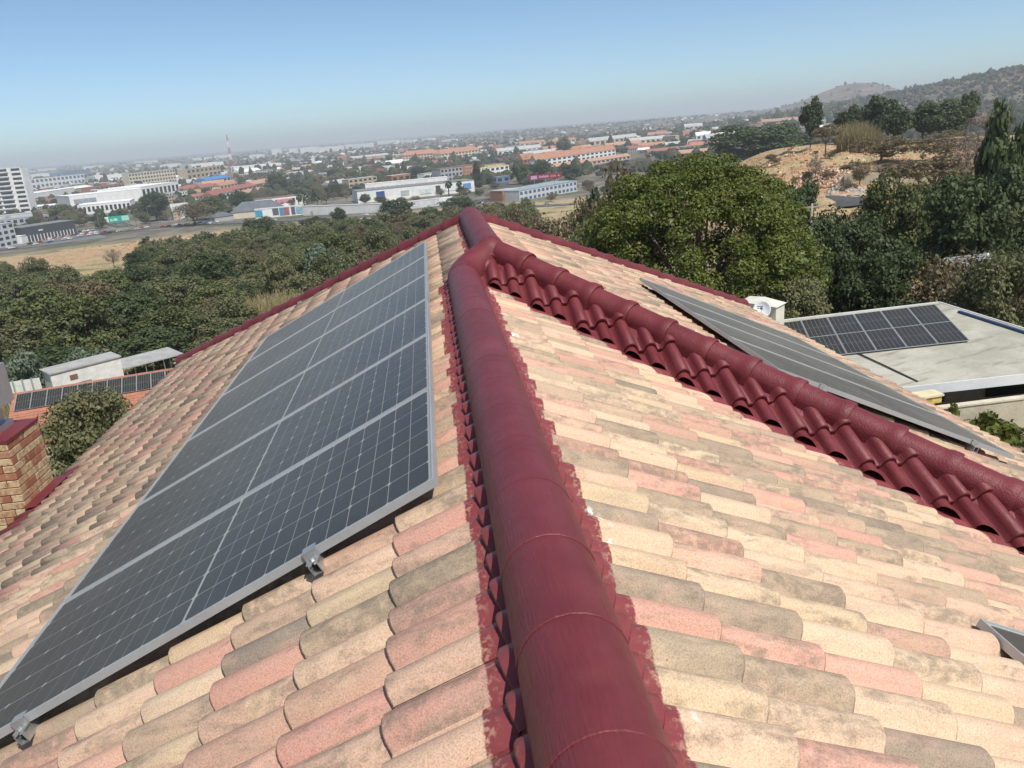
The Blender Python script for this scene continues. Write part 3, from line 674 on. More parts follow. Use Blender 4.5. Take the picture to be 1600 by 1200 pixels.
M_BARK = plain('bark', (0.13, 0.10, 0.075), 0.95, scale=4)
def leaf_cloud(n_cl, per, size, rng, shape='round', clr=0.15, zlo=0.25, up=0.35, flat=1.0, rin=None, skin=0.35):
    """quads of leaves in clumps; unit tree: width 1, height 1, base at z=0"""
    C = []
    while len(C) < n_cl:
        q = rng.uniform(-1, 1, 3); r = np.linalg.norm(q)
        if r > 1 or r < (rin or (0.45 if shape != 'open' else 0.2)): continue
        if shape == 'cone':
            h = (q[2]+1)/2; q[:2] *= (1-0.85*h)*1.15
        if shape == 'column': q[:2] *= 0.9*(1-abs(q[2])**3)
        if shape == 'umbrella' and q[2] < -0.1: q[2] *= 0.3
        C.append(q)
    C = np.array(C); cz = (zlo+1)/2; hz = (1-zlo)/2
    rad = clr*rng.uniform(0.7, 1.25, n_cl)
    d = rng.normal(size=(n_cl, per, 3)); d /= np.linalg.norm(d, axis=2, keepdims=True)
    d[:, :, 2] = np.where(rng.random((n_cl, per)) < 0.62, np.abs(d[:, :, 2]), d[:, :, 2])
    rr = rad[:, None, None]*(rng.random((n_cl, per, 1))**skin)
    base = C*np.array([0.5-clr*0.6, 0.5-clr*0.6, hz-clr*0.45])+np.array([0, 0, cz])
    P = (base[:, None, :]+d*rr*np.array([1, 1, 0.8*flat])).reshape(-1, 3); N = (d+np.array([0, 0, up])+0.55*rng.normal(size=d.shape)).reshape(-1, 3)
    N /= np.linalg.norm(N, axis=1, keepdims=True)
    a = np.cross(N, rng.normal(size=N.shape)); a /= np.linalg.norm(a, axis=1, keepdims=True); b = np.cross(N, a)
    sz = size*rng.uniform(0.6, 1.35, (len(P), 1)); a = a*sz; b = b*sz*0.62
    V = np.stack([P-a, P-b, P+a, P+b], 1).reshape(-1, 3); V[:, 2] = np.maximum(V[:, 2], 0.01)
    return V, np.arange(len(V)).reshape(-1, 4), base
def trunk_mesh(rng, base, zlo, thick=0.022, limbs=9):
    mb = MB(); fork = zlo*0.75+0.05; top = (rng.uniform(-.04, .04), rng.uniform(-.04, .04), 0.8)
    mb.tube([(0, 0, -0.12), (0.01, 0, fork*0.5), (top[0]*0.4, top[1]*0.4, fork), (top[0], top[1], 0.55), top], [thick*1.3, thick, thick*0.85, thick*0.5, thick*0.12], 7)
    for i in rng.choice(len(base), min(limbs, len(base)), replace=False):
        e = base[i]; f0 = fork+rng.uniform(0, 0.2)*(1-fork); s0 = np.array([top[0]*0.5, top[1]*0.5, f0]); m = (s0+e)/2+np.array([0, 0, 0.05])
        mb.tube([s0, m, e], [thick*0.5, thick*0.32, thick*0.08], 5)
    return mb.mesh('trunk', M_BARK, True)
PROTO = {}
def proto(key, mat, n_cl, per, size, seed, **kw):
    rng = np.random.default_rng(seed); V, F, base = leaf_cloud(n_cl, per, size, rng, **kw)
    PROTO.setdefault(key, []).append((trunk_mesh(rng, base, kw.get('zlo', 0.25)), np_mesh('crown', V, F, LM[mat])))
for i in range(4): proto('olive', 'olive', 60, 130, 0.023, 100+i, clr=0.15, zlo=0.10)
for i in range(3): proto('green', 'green', 60, 130, 0.023, 120+i, clr=0.15, zlo=0.12)
for i in range(2): proto('olivefine', 'olive', 70, 190, 0.017, 130+i, clr=0.14, zlo=0.12)
for i in range(2): proto('darkfine', 'dark', 80, 190, 0.018, 140+i, clr=0.13, zlo=0.08)
for i in range(2): proto('greenfine', 'green', 80, 190, 0.018, 145+i, clr=0.13, zlo=0.10)
for i in range(2): proto('dark', 'dark', 60, 130, 0.024, 150+i, clr=0.15, zlo=0.12)
for i in range(3): proto('brown', 'brown', 60, 60, 0.020, 160+i, clr=0.15, zlo=0.22, shape='open')
for i in range(2): proto('bare', 'bare', 60, 45, 0.017, 170+i, clr=0.14, zlo=0.2, shape='open')
for i in range(2): proto('acacia', 'brown', 46, 90, 0.021, 180+i, clr=0.13, zlo=0.42, shape='umbrella', flat=0.6)
for i in range(2): proto('gum', 'dark', 38, 90, 0.040, 190+i, clr=0.17, zlo=0.22)
for i in range(2): proto('bluebush', 'blue', 36, 70, 0.034, 210+i, clr=0.17, zlo=0.05)
for i in range(2): proto('fir', 'dark', 60, 60, 0.036, 215+i, clr=0.12, zlo=0.05, shape='cone')
NAME = dict(olive='bush_tree', green='bush_tree', olivefine='leafy_tree', darkfine='evergreen_tree', greenfine='leafy_tree', dark='evergreen_tree', brown='thorn_tree', bare='bare_tree', acacia='acacia_tree', gum='gum_tree', cypress='cypress_tree', bluebush='shrub', broad='broad_tree', fir='conifer_tree')
def put_tree(kind, x, y, H, W, label, group=None, z=None, cat='tree'):
    tr, cr = rnd.choice(PROTO[kind])
    e = bpy.data.objects.new(NAME[kind], None); e.location = (x, y, tz(x, y) if z is None else z); e.rotation_euler = (0, 0, rnd.uniform(0, 6.283)); e.scale = (W, W, H); COL.objects.link(e)
    tag(e, label, cat, group)
    for nm, me in (('trunk', tr), ('crown', cr)):
        link(bpy.data.objects.new(nm, me), e)
    return e
def tree_px(kind, px, ytop, d, wpx, label, group=None, hmin=1.5, cat='tree'):
    P = at_d(px, ytop, d); g = tz(P[0], P[1]); slant = float(np.linalg.norm(P))
    return put_tree(kind, P[0], P[1], max(hmin, P[2]-g), wpx*slant/FPX, label, group, g, cat)

# the big round tree behind the roof
rng = np.random.default_rng(5); V, F, base = leaf_cloud(430, 420, 0.0056, rng, clr=0.066, zlo=0.06, up=0.3, rin=0.80, skin=0.14)
V2, F2, base2 = leaf_cloud(70, 160, 0.010, rng, clr=0.09, zlo=0.08)
PROTO['broad'] = [(trunk_mesh(rng, base, 0.15, 0.03, 26), np_mesh('crown', np.concatenate([V, V2]), np.concatenate([F, F2+len(V)]), LM['broad']))]
tree_px('broad', 1085, 243, 46, 372, 'large round bright green tree right behind the roof')
R = [('brown', 955, 262, 84, 150, 'brown tinged thorn tree left behind the big round tree'), ('dark', 925, 290, 92, 70, 'dark bush tree beside the street lamp'),
     ('greenfine', 920, 345, 60, 120, 'low green bush tree peeking over the far hip'), ('brown', 862, 322, 105, 130, 'twiggy brown tree over the far end of the roof'),
     ('brown', 795, 318, 130, 75, 'small brown bush right above the far ridge end'),
     ('darkfine', 1243, 272, 84, 95, 'dark flat topped tree right of the big round tree'), ('darkfine', 1330, 318, 56, 150, 'dark glossy tree over the neighbouring flat roof'),
     ('darkfine', 1290, 360, 50, 120, 'dark shaded tree close behind the big round tree'), ('darkfine', 1385, 375, 46, 130, 'dark dense tree behind the neighbouring solar panels'),
     ('greenfine', 1402, 268, 74, 110, 'feathery green tree below the sandy wall'), ('greenfine', 1462, 278, 78, 95, 'second feathery green tree below the sandy wall'),
     ('darkfine', 1548, 246, 62, 160, 'massive dark evergreen tree at the right edge'), ('gum', 1578, 162, 88, 72, 'tall dark tree rising at the right edge'), ('darkfine', 1612, 240, 70, 120, 'dark tree cut by the right edge'),
     ('olivefine', 1245, 425, 42, 110, 'light feathery tree behind the satellite dish'), ('brown', 1492, 385, 46, 130, 'twiggy brown olive tree right of the neighbouring panels'),
     ('olivefine', 1575, 382, 42, 140, 'olive tree above the flat roof at the right edge'), ('acacia', 1462, 238, 172, 120, 'flat topped rusty acacia by the sandy wall'),
     ('acacia', 1405, 250, 178, 60, 'smaller flat topped acacia by the rubble'),
     ('gum', 1269, 152, 290, 36, 'slender gum tree standing alone on the knoll'), ('acacia', 1292, 192, 262, 42, 'small dark acacia on the rocky knoll'), ('gum', 1328, 165, 330, 44, 'pale gum tree on the knoll crest'),
     ('gum', 1376, 148, 300, 52, 'tall gum tree in the knoll grove'), ('gum', 1400, 166, 285, 50, 'dark gum tree in the knoll grove'), ('gum', 1446, 166, 300, 50, 'dark gum tree right of the pale reeds'),
     ('dark', 1474, 152, 300, 84, 'broad dark tree crowning the knoll grove'), ('gum', 1516, 141, 330, 26, 'thin gum tree above the grove'), ('brown', 1482, 205, 240, 120, 'wide brown green tree below the knoll grove'),
     ('brown', 1380, 210, 245, 90, 'brown bush tree beside the rubble'), ('bare', 1545, 170, 330, 60, 'bare purple brown tree right of the grove'), ('bare', 1515, 208, 220, 40, 'leafless shrub on the dry slope'),
     ('bare', 1555, 212, 210, 60, 'leafless bush near the tall dark tree'), ('bare', 1275, 240, 215, 22, 'leafless sapling on the rocks'), ('brown', 1345, 250, 200, 30, 'small brown bush at the rubble edge'),
     ('green', 1245, 305, 130, 60, 'green bush by the far road'), ('bare', 1150, 262, 250, 60, 'grey leafless bush on the rocks left of the knoll'),
     ('olivefine', 128, 606, 31, 150, 'rounded olive tree behind the brick chimney'), ('bare', 172, 388, 352, 26, 'lone bare tree in the dry field'),
     ('dark', 490, 338, 470, 52, 'dark green round tree standing out of the thicket'), ('dark', 618, 308, 500, 58, 'dark rounded tree in front of the white wall'), ('dark', 526, 322, 500, 26, 'small dark tree in front of the white wall'),
     ('dark', 402, 338, 450, 58, 'dark tree topping the thicket below the grey roof'), ('dark', 712, 306, 510, 60, 'dark tree in front of the white shop wall'), ('brown', 760, 320, 300, 60, 'rusty bush behind the far ridge end'),
     ('bluebush', 128, 535, 97, 60, 'blue grey shrub at the thicket edge'), ('bluebush', 28, 545, 86, 60, 'blue grey shrub at the left edge'), ('bluebush', 250, 530, 100, 40, 'small blue grey shrub behind the carport')]
for k, x, y, d, w, lab in R: tree_px(k, x, y, d, w, lab, cat='shrub' if k == 'bluebush' else 'tree')
# scrub on the knoll
for i in range(46):
    P = ground(rnd.uniform(1060, 1560), rnd.uniform(222, 300)); d = math.hypot(P[0], P[1])
    if 165 < d < 340: put_tree(rnd.choice(['brown', 'bare', 'brown', 'olive']), P[0], P[1], rnd.uniform(1.2, 3.0), rnd.uniform(2, 4.5), 'low scrub bush on the rocky knoll', 'scrub on the knoll', cat='shrub')
# right-hand understorey
for i in range(34):
    px = rnd.uniform(1190, 1640); d = rnd.uniform(48, 130)
    P = at_d(px, 300, d); k = rnd.choice(['darkfine', 'greenfine', 'olivefine', 'brown'])
    if -5 < P[0] < 30 and P[1] < 38: continue
    put_tree(k, P[0], P[1], rnd.uniform(3.0, 5.5), rnd.uniform(4, 7), 'low bush filling the wooded slope right of the big round tree', 'bushes on the wooded right slope')
# thicket on the left slope
pts = []; tries = 0
dm_x = [-60, 40, 66, 95, 205, 228, 250, 420, 640, 800]; dm_d = [345, 335, 290, 212, 222, 400, 450, 480, 505, 520]
while len(pts) < 700 and tries < 14000:
    tries += 1
    px = rnd.uniform(-120, 830); d = math.sqrt(rnd.uniform(86**2, 520**2))
    if d > np.interp(px, dm_x, dm_d) or d < np.interp(px, [330, 356, 490, 515], [101, 131, 131, 100]): continue
    P = at_d(px, 400, d)
    if any((P[0]-q[0])**2+(P[1]-q[1])**2 < (7.4 if d < 250 else 8.4)**2 for q in pts): continue
    pts.append((P[0], P[1], px, d))
pts.sort(key=lambda q: q[3])
far_v = {}; LIGHT = {}
for k in ('olive', 'green', 'dark', 'brown', 'bluebush'):
    m_ = {'bluebush': 'blue'}.get(k, k); LIGHT[k] = (m_, [leaf_cloud(34, 34, 0.046, np.random.default_rng(400+i), clr=0.16, zlo=0.08)[0] for i in range(3)])
for i, (x, y, px, d) in enumerate(pts):
    k = rnd.choices(['olive', 'green', 'dark', 'brown', 'bluebush'], [5, 2.6, 1.6, 0.5, 0.12])[0]
    H = rnd.choice([rnd.uniform(4.8, 7.5), rnd.uniform(7, 11.5)])*(0.62 if d < 100 else 1)*(1.0 if d < 250 else 0.9); W = rnd.uniform(7.0, 12.5)*(0.75 if d < 100 else 1)
    if i < 285:
        where = 'near the white shed' if d < 120 else ('in the middle of the thicket' if d < 190 else 'in the far part of the thicket')
        where = where+(' at the far left' if px < 120 else ' left of the reeds' if px < 380 else ' behind the left hip')
        put_tree(k, x, y, H, W, {'olive': 'olive green bushy tree', 'green': 'fresh green bushy tree', 'dark': 'dark green tree', 'brown': 'brownish thin tree', 'bluebush': 'blue grey bush'}[k]+' '+where, 'trees of the left thicket')
    else:
        m_, vs = LIGHT[k]; a_ = rnd.uniform(0, 6.283); V = rnd.choice(vs)*np.array([W, W, H]); V = V@np.array([[math.cos(a_), math.sin(a_), 0], [-math.sin(a_), math.cos(a_), 0], [0, 0, 1]])+np.array([x, y, tz(x, y)])
        far_v.setdefault(m_, []).append(V)
for m_, vs in far_v.items():
    V = np.concatenate(vs); tag(link(bpy.data.objects.new('far_thicket', np_mesh('far_thicket', V, np.arange(len(V)).reshape(-1, 4), LM[m_]))), 'far bush canopy reaching down to the main road', None, None, 'stuff')
# reeds and tall dry grass
def reeds(name, label, cx, cy, n, rad, hgt, wid, seed, mat='straw', kind=None, zfun=None):
    rng = np.random.default_rng(seed); V = []; 
    a = rng.uniform(0, 6.283, n); r = rad*np.sqrt(rng.random(n)); x = cx+r*np.cos(a); y = cy+r*np.sin(a); z = terrain(x, y)
    lean = rng.normal(0, 0.22, (n, 2)); h = hgt*rng.uniform(0.6, 1.15, n); th = rng.uniform(0, 6.283, n); wx, wy = np.cos(th)*wid, np.sin(th)*wid
    b0 = np.stack([x-wx, y-wy, z-.1], 1); b1 = np.stack([x+wx, y+wy, z-.1], 1)
    m0 = np.stack([x-wx*.8+lean[:, 0]*h*.4, y-wy*.8+lean[:, 1]*h*.4, z+h*.6], 1); m1 = np.stack([x+wx*.8+lean[:, 0]*h*.4, y+wy*.8+lean[:, 1]*h*.4, z+h*.6], 1)
    t0 = np.stack([x-wx*.2+lean[:, 0]*h, y-wy*.2+lean[:, 1]*h, z+h], 1); t1 = np.stack([x+wx*.2+lean[:, 0]*h, y+wy*.2+lean[:, 1]*h, z+h], 1)
    V = np.stack([b0, b1, m1, m0, t1, t0], 1).reshape(-1, 3); k = np.arange(n)[:, None]*6
    F = np.concatenate([k+np.array([0, 1, 2, 3]), k+np.array([3, 2, 4, 5])])
    return tag(link(bpy.data.objects.new(name, np_mesh(name, V, F, LM[mat]))), label, None if kind else 'reeds', None, kind)
P = at_d(430, 500, 121); reeds('reed_clump', 'tall pale reeds at the thicket edge beside the left hip', P[0], P[1], 2600, 6.0, 5.4, 0.05, 1)
P = at_d(368, 520, 113); reeds('reed_clump', 'lower pale reeds left of the tall ones', P[0], P[1], 900, 3.5, 3.6, 0.05, 2)
P = ground(1340, 232); reeds('reed_clump', 'pale straw coloured reeds on the knoll', P[0], P[1], 1500, 6.0, 7.5, 0.09, 3)
rng = np.random.default_rng(9); xs = []; ys = []
for i in range(160):
    P = at_d(rnd.uniform(-60, 345), 570, rnd.uniform(86, 106)); xs.append(P[0]); ys.append(P[1])
def grass(name, label, cs, per, rad, h, wid, seed, mat='straw'):
    rng = np.random.default_rng(seed); Vs = []; Fs = []
    c = np.repeat(np.array(cs), per, 0); n = len(c); a = rng.uniform(0, 6.283, n); r = rad*np.sqrt(rng.random(n)); x = c[:, 0]+r*np.cos(a); y = c[:, 1]+r*np.sin(a); z = terrain(x, y)
    hh = h*rng.uniform(.5, 1.2, n); th = rng.uniform(0, 6.283, n); wx, wy = np.cos(th)*wid, np.sin(th)*wid; le = rng.normal(0, .3, (n, 2))
    V = np.stack([np.stack([x-wx, y-wy, z-.05], 1), np.stack([x+wx, y+wy, z-.05], 1), np.stack([x+le[:, 0]*hh, y+le[:, 1]*hh, z+hh], 1)], 1).reshape(-1, 3)
    tag(link(bpy.data.objects.new(name, np_mesh(name, V, np.arange(3*n).reshape(-1, 3), LM[mat]))), label, None, None, 'stuff')
grass('dry_grass', 'tall dry yellow grass around the white shed', list(zip(xs, ys)), 55, 1.6, 0.9, 0.035, 4)
cs = []
for i in range(260):
    P = ground(rnd.uniform(60, 330), rnd.uniform(372, 425)); cs.append(P[:2])
for i in range(300):
    P = ground(rnd.uniform(1180, 1640), rnd.uniform(215, 330)); cs.append(P[:2])
grass('veld_grass', 'dry tussocks scattered over the field and the knoll', cs, 20, 2.2, 0.8, 0.07, 6)

# ------------------------------------------------------------------ neighbours
# flat roofed house to the right, with twelve panels lying on its roof
nb_o = np.array([22.22, 32.92, -9.07]); nb_x = np.array([.949, -.299, .103]); nb_y = np.array([.29, .952, .093]); nb_n = np.cross(nb_x, nb_y); nb_n /= np.linalg.norm(nb_n); nb_x /= np.linalg.norm(nb_x); nb_y = np.cross(nb_n, nb_x)
nb_c = nb_n@nb_o-0.10
t = NT('weathered_roof_sheet'); p = t.pos(); n1 = t.noise(p, 0.55, 6, 0.7); n2 = t.noise(t.map(p, (0.6, 2.6, 1), (0, 0, 0.3)), 1.1, 5, 0.65); n3 = t.noise(p, 7, 4, 0.6)
c = t.mix(t.step(n1, 0.35, 0.65), (0.34, 0.33, 0.27), (0.45, 0.435, 0.37)); c = t.mix(t.math('MULTIPLY', t.step(n2, 0.52, 0.70), 0.6), c, (0.20, 0.17, 0.115)); c = t.mix(t.math('MULTIPLY', t.step(n3, 0.55, 0.7), 0.25), c, (0.17, 0.155, 0.12))
M_FLAT = t.done(t.bsdf(c, 0.8, spec=0.2))
M_WHITE = plain('white_fascia', (0.74, 0.75, 0.75), 0.5, var=0.06)
M_BEIGE = plain('beige_plaster', (0.47, 0.42, 0.32), 0.9, var=0.16, scale=0.9)
M_DARK = plain('dark_opening', (0.02, 0.02, 0.022), 0.35)
def RP_(x, y, dz=0): P = on_plane(x, y, nb_n, nb_c); return Vector(P)+Vector((0, 0, dz))
nh = thing('flat_roof_house', 'neighbouring flat roofed house with white fascia, right of the roof', 'house', tuple(RP_(1450, 560, -4.0)))
NI = inv_of(nh)
c_br, c_fr, c_fl, c_bl = RP_(1467, 472.5), RP_(1900, 548), RP_(1395, 610), RP_(1150, 509)
c_rr = RP_(1640, 526)
fx = (RP_(1600, 585)-RP_(1395, 608)).normalized()
c_fl = RP_(1395, 608); c_fr = c_fl+fx*14; rx = (RP_(1600, 514)-c_br).normalized(); 
# right corner where the right edge meets the front edge
den = rx.x*fx.y-rx.y*fx.x; q = c_fl-c_br; k = (q.x*fx.y-q.y*fx.x)/den; c_fr = c_br+rx*k
c_fl2 = c_fl-fx*1.6
top = [c_bl, c_br, c_fr, c_fl2]
mb = MB(); low = [v-Vector((0, 0, 0.16)) for v in top]
mb.add(top+low, [(3, 2, 1, 0), (4, 5, 6, 7)]+[(i, (i+1) % 4, 4+(i+1) % 4, 4+i) for i in range(4)])
mb.build('roof', M_FLAT, nh, NI)
def strip(a, b, out, z0, z1, th, name, mat, par=nh, inv=NI):
    a, b = Vector(a), Vector(b); o = Vector(out)*th; mb = MB()
    vs = [a+Vector((0, 0, z0)), b+Vector((0, 0, z0)), b+o+Vector((0, 0, z0)), a+o+Vector((0, 0, z0)), a+Vector((0, 0, z1)), b+Vector((0, 0, z1)), b+o+Vector((0, 0, z1)), a+o+Vector((0, 0, z1))]
    mb.add(vs, [(3, 2, 1, 0), (4, 5, 6, 7), (0, 1, 5, 4), (1, 2, 6, 5), (2, 3, 7, 6), (3, 0, 4, 7)]); return mb.build(name, mat, par, inv)
fo = Vector((fx.y, -fx.x, 0)).normalized()
strip(c_fl2, c_fr, fo, -0.34, 0.035, 0.05, 'fascia', M_WHITE)
ro = Vector((-rx.y, rx.x, 0)).normalized()
if ro.dot(c_br-c_bl) < 0: ro = -ro
strip(c_br, c_fr, ro, -0.25, 0.03, 0.06, 'edge_trim', M_WHITE)
bx = (c_br-c_bl).normalized(); strip(c_bl, c_br, Vector((-bx.y, bx.x, 0)), -0.25, 0.03, 0.06, 'edge_trim', M_WHITE)
q0 = RP_(1496, 489); strip(q0, q0+rx*6.5, ro, -0.02, 0.10, 0.14, 'shadow_gutter', plain('gutter_shadow_blue', (0.035, 0.07, 0.16), 0.5))  # gutter along the right edge, its blue shadow put into the colour
fi = -fo
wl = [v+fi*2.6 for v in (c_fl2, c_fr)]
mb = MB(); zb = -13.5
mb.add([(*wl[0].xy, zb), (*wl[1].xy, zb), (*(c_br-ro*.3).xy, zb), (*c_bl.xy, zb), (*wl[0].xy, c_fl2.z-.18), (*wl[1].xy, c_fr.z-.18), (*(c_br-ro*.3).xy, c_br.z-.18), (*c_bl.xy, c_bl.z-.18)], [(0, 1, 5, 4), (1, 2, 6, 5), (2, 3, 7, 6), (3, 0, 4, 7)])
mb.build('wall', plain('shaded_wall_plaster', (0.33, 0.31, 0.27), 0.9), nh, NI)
for f, w in ((0.30, 1.5), (0.62, 1.8)):
    a = wl[0].lerp(wl[1], f)+fo*0.02; b = a+fx*w; strip(a, b, fo, -1.75, -0.75, 0.04, 'window', M_DARK)
# lean parapet wall with coping stones in front of that house
pw = thing('garden_wall', 'beige plastered wall with coping stones below the flat roof', 'wall', tuple(RP_(1480, 640, -3)))
PI_ = inv_of(pw)
dF = math.hypot(c_fl.x, c_fl.y)-1.6; zA = float(at_d(1440, 642, dF)[2])
def atz(x, y, z): r = ray(x, y); return Vector(r*(z/r[2]))
w0, w1 = atz(1440, 642, zA), atz(1640, 617, zA); wd = (w1-w0).normalized(); w0 = w0-wd*2.5; w1 = w1+wd*3; wo = Vector((wd.y, -wd.x, 0)).normalized()
strip(w0, w1, -wo, -4.5, -0.03, 0.2, 'wall_body', M_BEIGE, pw, PI_)
n = 13; L = (w1-w0).length
for i in range(n):
    a = w0+wd*(L*i/n+0.006); b = w0+wd*(L*(i+1)/n-0.006); strip(a+wo*0.04, b+wo*0.04, -wo, -0.03+rnd.uniform(-.004, .004), 0.03, 0.28, 'coping_stone', plain('coping', (0.58, 0.52, 0.41), 0.9, scale=2), pw, PI_)
a = atz(1562, 664, zA-1.25); strip(a+wo*0.01, a+wd*3.2+wo*0.01, wo, -1.2, 0.25, 0.03, 'window', M_DARK, pw, PI_)
strip(a+wo*0.04, a+wd*3.2+wo*0.04, wo, -0.32, -0.27, 0.03, 'window_bar', M_WHITE, pw, PI_)
a = atz(1512, 662, zA-1.0); strip(a+wo*0.01, a+wd*0.55+wo*0.01, wo, -0.5, 0.05, 0.03, 'window', M_DARK, pw, PI_)
# yellow skip-like planter on the wall
a, b = atz(1425, 636, zA+0.03), atz(1471, 629, zA+0.03)
yb = thing('yellow_planter', 'weathered yellow trough standing on the wall under the fascia', 'trough', tuple(a)); YI = inv_of(yb)
M_YEL = plain('peeling_yellow', (0.55, 0.42, 0.12), 0.8, var=0.4, scale=4)
strip(a, b, -wo, 0.003, 0.26, 0.5, 'trough_body', M_YEL, yb, YI); strip(a+wo*0.05-wd*0.05, b+wo*0.05+wd*0.05, -wo, 0.26, 0.33, 0.6, 'trough_rim', plain('cream_rim', (0.62, 0.55, 0.36), 0.8), yb, YI)
# plants in the yard
def leafy(name, label, P, H, W, per=26, n_cl=26, mat='green', size=0.055, seed=1):
    rng = np.random.default_rng(seed); V, F, base = leaf_cloud(n_cl, per, size, rng, shape='open', clr=0.16, zlo=0.25, up=0.2)
    e = thing(name, label, 'plant', (P[0], P[1], P[2])); e.scale = (W, W, H)
    link(bpy.data.objects.new('foliage', np_mesh('foliage', V, F, LM[mat])), e); link(bpy.data.objects.new('stem', trunk_mesh(rng, base, 0.3, 0.02, 14)), e)
P = atz(1550, 705, zA-2.2); leafy('yard_tree', 'small leafy tree in front of the beige wall at the right edge', (P[0]*.95, P[1]*.95, P[2]*.95-1.2), 2.8, 2.1, mat='broad', seed=31)
P = atz(1487, 652, zA-0.6); leafy('yard_plant', 'slim leafy plant climbing past the beige wall', (P[0]*.97, P[1]*.97, P[2]*.97-0.9), 1.5, 0.6, mat='broad', n_cl=12, seed=32, size=0.10)
P = atz(1588, 690, zA-2.2); leafy('yard_plant', 'low leafy plant at the right edge below the wall', (P[0]*.95, P[1]*.95, P[2]*.95-1.0), 1.6, 1.4, mat='green', seed=33)
P = atz(1513, 672, zA-1.2); leafy('yard_plant', 'grey green plant left of the small yard tree', (P[0]*.96, P[1]*.96, P[2]*.96-0.9), 1.1, 0.8, mat='blue', n_cl=12, seed=34, size=0.09)
# twelve panels
for i in range(6):
    for j in range(2):
        O = nb_o-nb_x*(1.154*(i+1))-nb_y*(2.299*(j+1))-nb_n*0.03
        solar_panel(frame_M(O, nb_x, nb_y, nb_n), 'solar panel on the neighbouring flat roof, %s row, %s column from the right' % (('back', 'front')[j], ('first', 'second', 'third', 'fourth', 'fifth', 'sixth')[i]), 'solar panels on the neighbouring flat roof')
A = RP_(1337, 552, 0.05); B = RP_(1434, 597, 0.03)
tag(MB().tube([A, A.lerp(B, .5)+Vector((0, 0, .01)), B], 0.03, 6).build('roof_conduit', plain('dark_conduit', (0.06, 0.055, 0.055)), smooth=True), 'dark conduit running over the neighbouring flat roof', 'conduit')
# plastered roof box with satellite dish
bxA = on_plane(1160, 500, nb_n, nb_c); zq = bxA[2]
def dpt(x, y, d): return Vector(at_d(x, y, d))
A, B, C2 = dpt(1168, 498, 30.5), dpt(1212, 500, 30.0), None
sb = thing('plaster_chimney', 'pale plastered chimney block behind the hip end, right of the far hip', 'chimney', (A.x, A.y, A.z-1.5)); SI = inv_of(sb)
e = (B-A); e.z = 0; e.normalize(); f = Vector((-e.y, e.x, 0)); wA = (B-A).xy.length
mb = MB(); zt0, zt1 = dpt(1152, 470, 30.5).z, dpt(1214, 480, 30).z; a0 = A-e*0.25
vs = [a0, B, B+f*0.7, a0+f*0.7]; zc_ = A.z-2.5
mb.add([(v.x, v.y, zc_) for v in vs]+[(vs[0].x, vs[0].y, zt0-.05), (vs[1].x, vs[1].y, zt1), (vs[2].x, vs[2].y, zt1+.02), (vs[3].x, vs[3].y, zt0)], [(0, 1, 5, 4), (1, 2, 6, 5), (2, 3, 7, 6), (3, 0, 4, 7)])
mb.build('chimney_shaft', plain('pale_plaster', (0.60, 0.58, 0.50), 0.9), sb, SI)
r1 = [Vector((v.x, v.y, z)) for v, z in zip((vs[0]-e*.06-f*.06, vs[1]+e*.06-f*.06, vs[2]+e*.06+f*.06, vs[3]-e*.06+f*.06), (zt0-.05, zt1, zt1+.02, zt0))]
pk = (vs[0]+vs[3])/2+e*0.75; pk = Vector((pk.x, pk.y, dpt(1178, 465.5, 30.4).z))
mb = MB(); mb.add(r1+[pk], [(0, 1, 4), (1, 2, 4), (2, 3, 4), (3, 0, 4), (3, 2, 1, 0)]); mb.build('chimney_cap', plain('pale_plaster', (0.60, 0.58, 0.50), 0.9), sb, SI)
D = dpt(1190.5, 483.5, 29.3)
dish = thing('satellite_dish', 'white satellite dish in front of the plaster chimney block', 'dish', (D.x, D.y, D.z-0.9)); DI = inv_of(dish)
ax = Vector((-0.42, -0.80, 0.42)).normalized(); sx_ = ax.cross(Vector((0, 0, 1))).normalized(); ux_ = sx_.cross(ax)
mb = MB(); rings_ = []; R0 = 0.33
for i in range(7):
    r = R0*i/6; rings_.append([D+ax*(0.35*(r*r)/R0-0.10)+(sx_*math.cos(a)*0.92+ux_*math.sin(a))*r for a in [2*math.pi*k/28 for k in range(28)]])
mb.add([q for Rr in rings_ for q in Rr], [(i*28+j, i*28+(j+1) % 28, (i+1)*28+(j+1) % 28, (i+1)*28+j) for i in range(6) for j in range(28)])
o = mb.build('reflector', plain('dish_white', (0.66, 0.68, 0.70), 0.45, var=0.04), dish, DI, True); sm = o.modifiers.new('t', 'SOLIDIFY'); sm.thickness = 0.012
mb = MB(); mb.tube([D-ux_*0.30+ax*0.02, D+ax*0.36-ux_*0.05], 0.012, 6); mb.build('feed_arm', M_GALV, dish, DI)
mb = MB(); mb.tube([D+ax*0.30-ux_*0.05, D+ax*0.42-ux_*0.04], 0.03, 8); mb.build('receiver', M_DARK, dish, DI)
mb = MB(); mb.tube([D-ax*0.10, D-ax*0.2, D-ax*0.2-Vector((0, 0, 0.9))], 0.02, 6); mb.build('mast', M_GALV, dish, DI)
# faded lettering printed on the dish: two dark broken lines
M_INK = plain('dish_ink', (0.06, 0.07, 0.10), 0.6)
mb = MB()
for row, segs in ((0.10, ((-.02, .05), (.06, .10), (.11, .19))), (0.03, ((-.02, .08), (.10, .14), (.15, .19)))):
    for s0, s1 in segs:
        pv = []
        for u_, v_ in ((s0, row), (s1, row), (s1, row+.035), (s0, row+.035)):
            r = math.hypot(u_, v_); pv.append(D+ax*(0.35*r*r/R0-0.10+0.006)+sx_*u_+ux_*v_)
        mb.add(pv, [(0, 1, 2, 3)])
mb.build('lettering', M_INK, dish, DI)
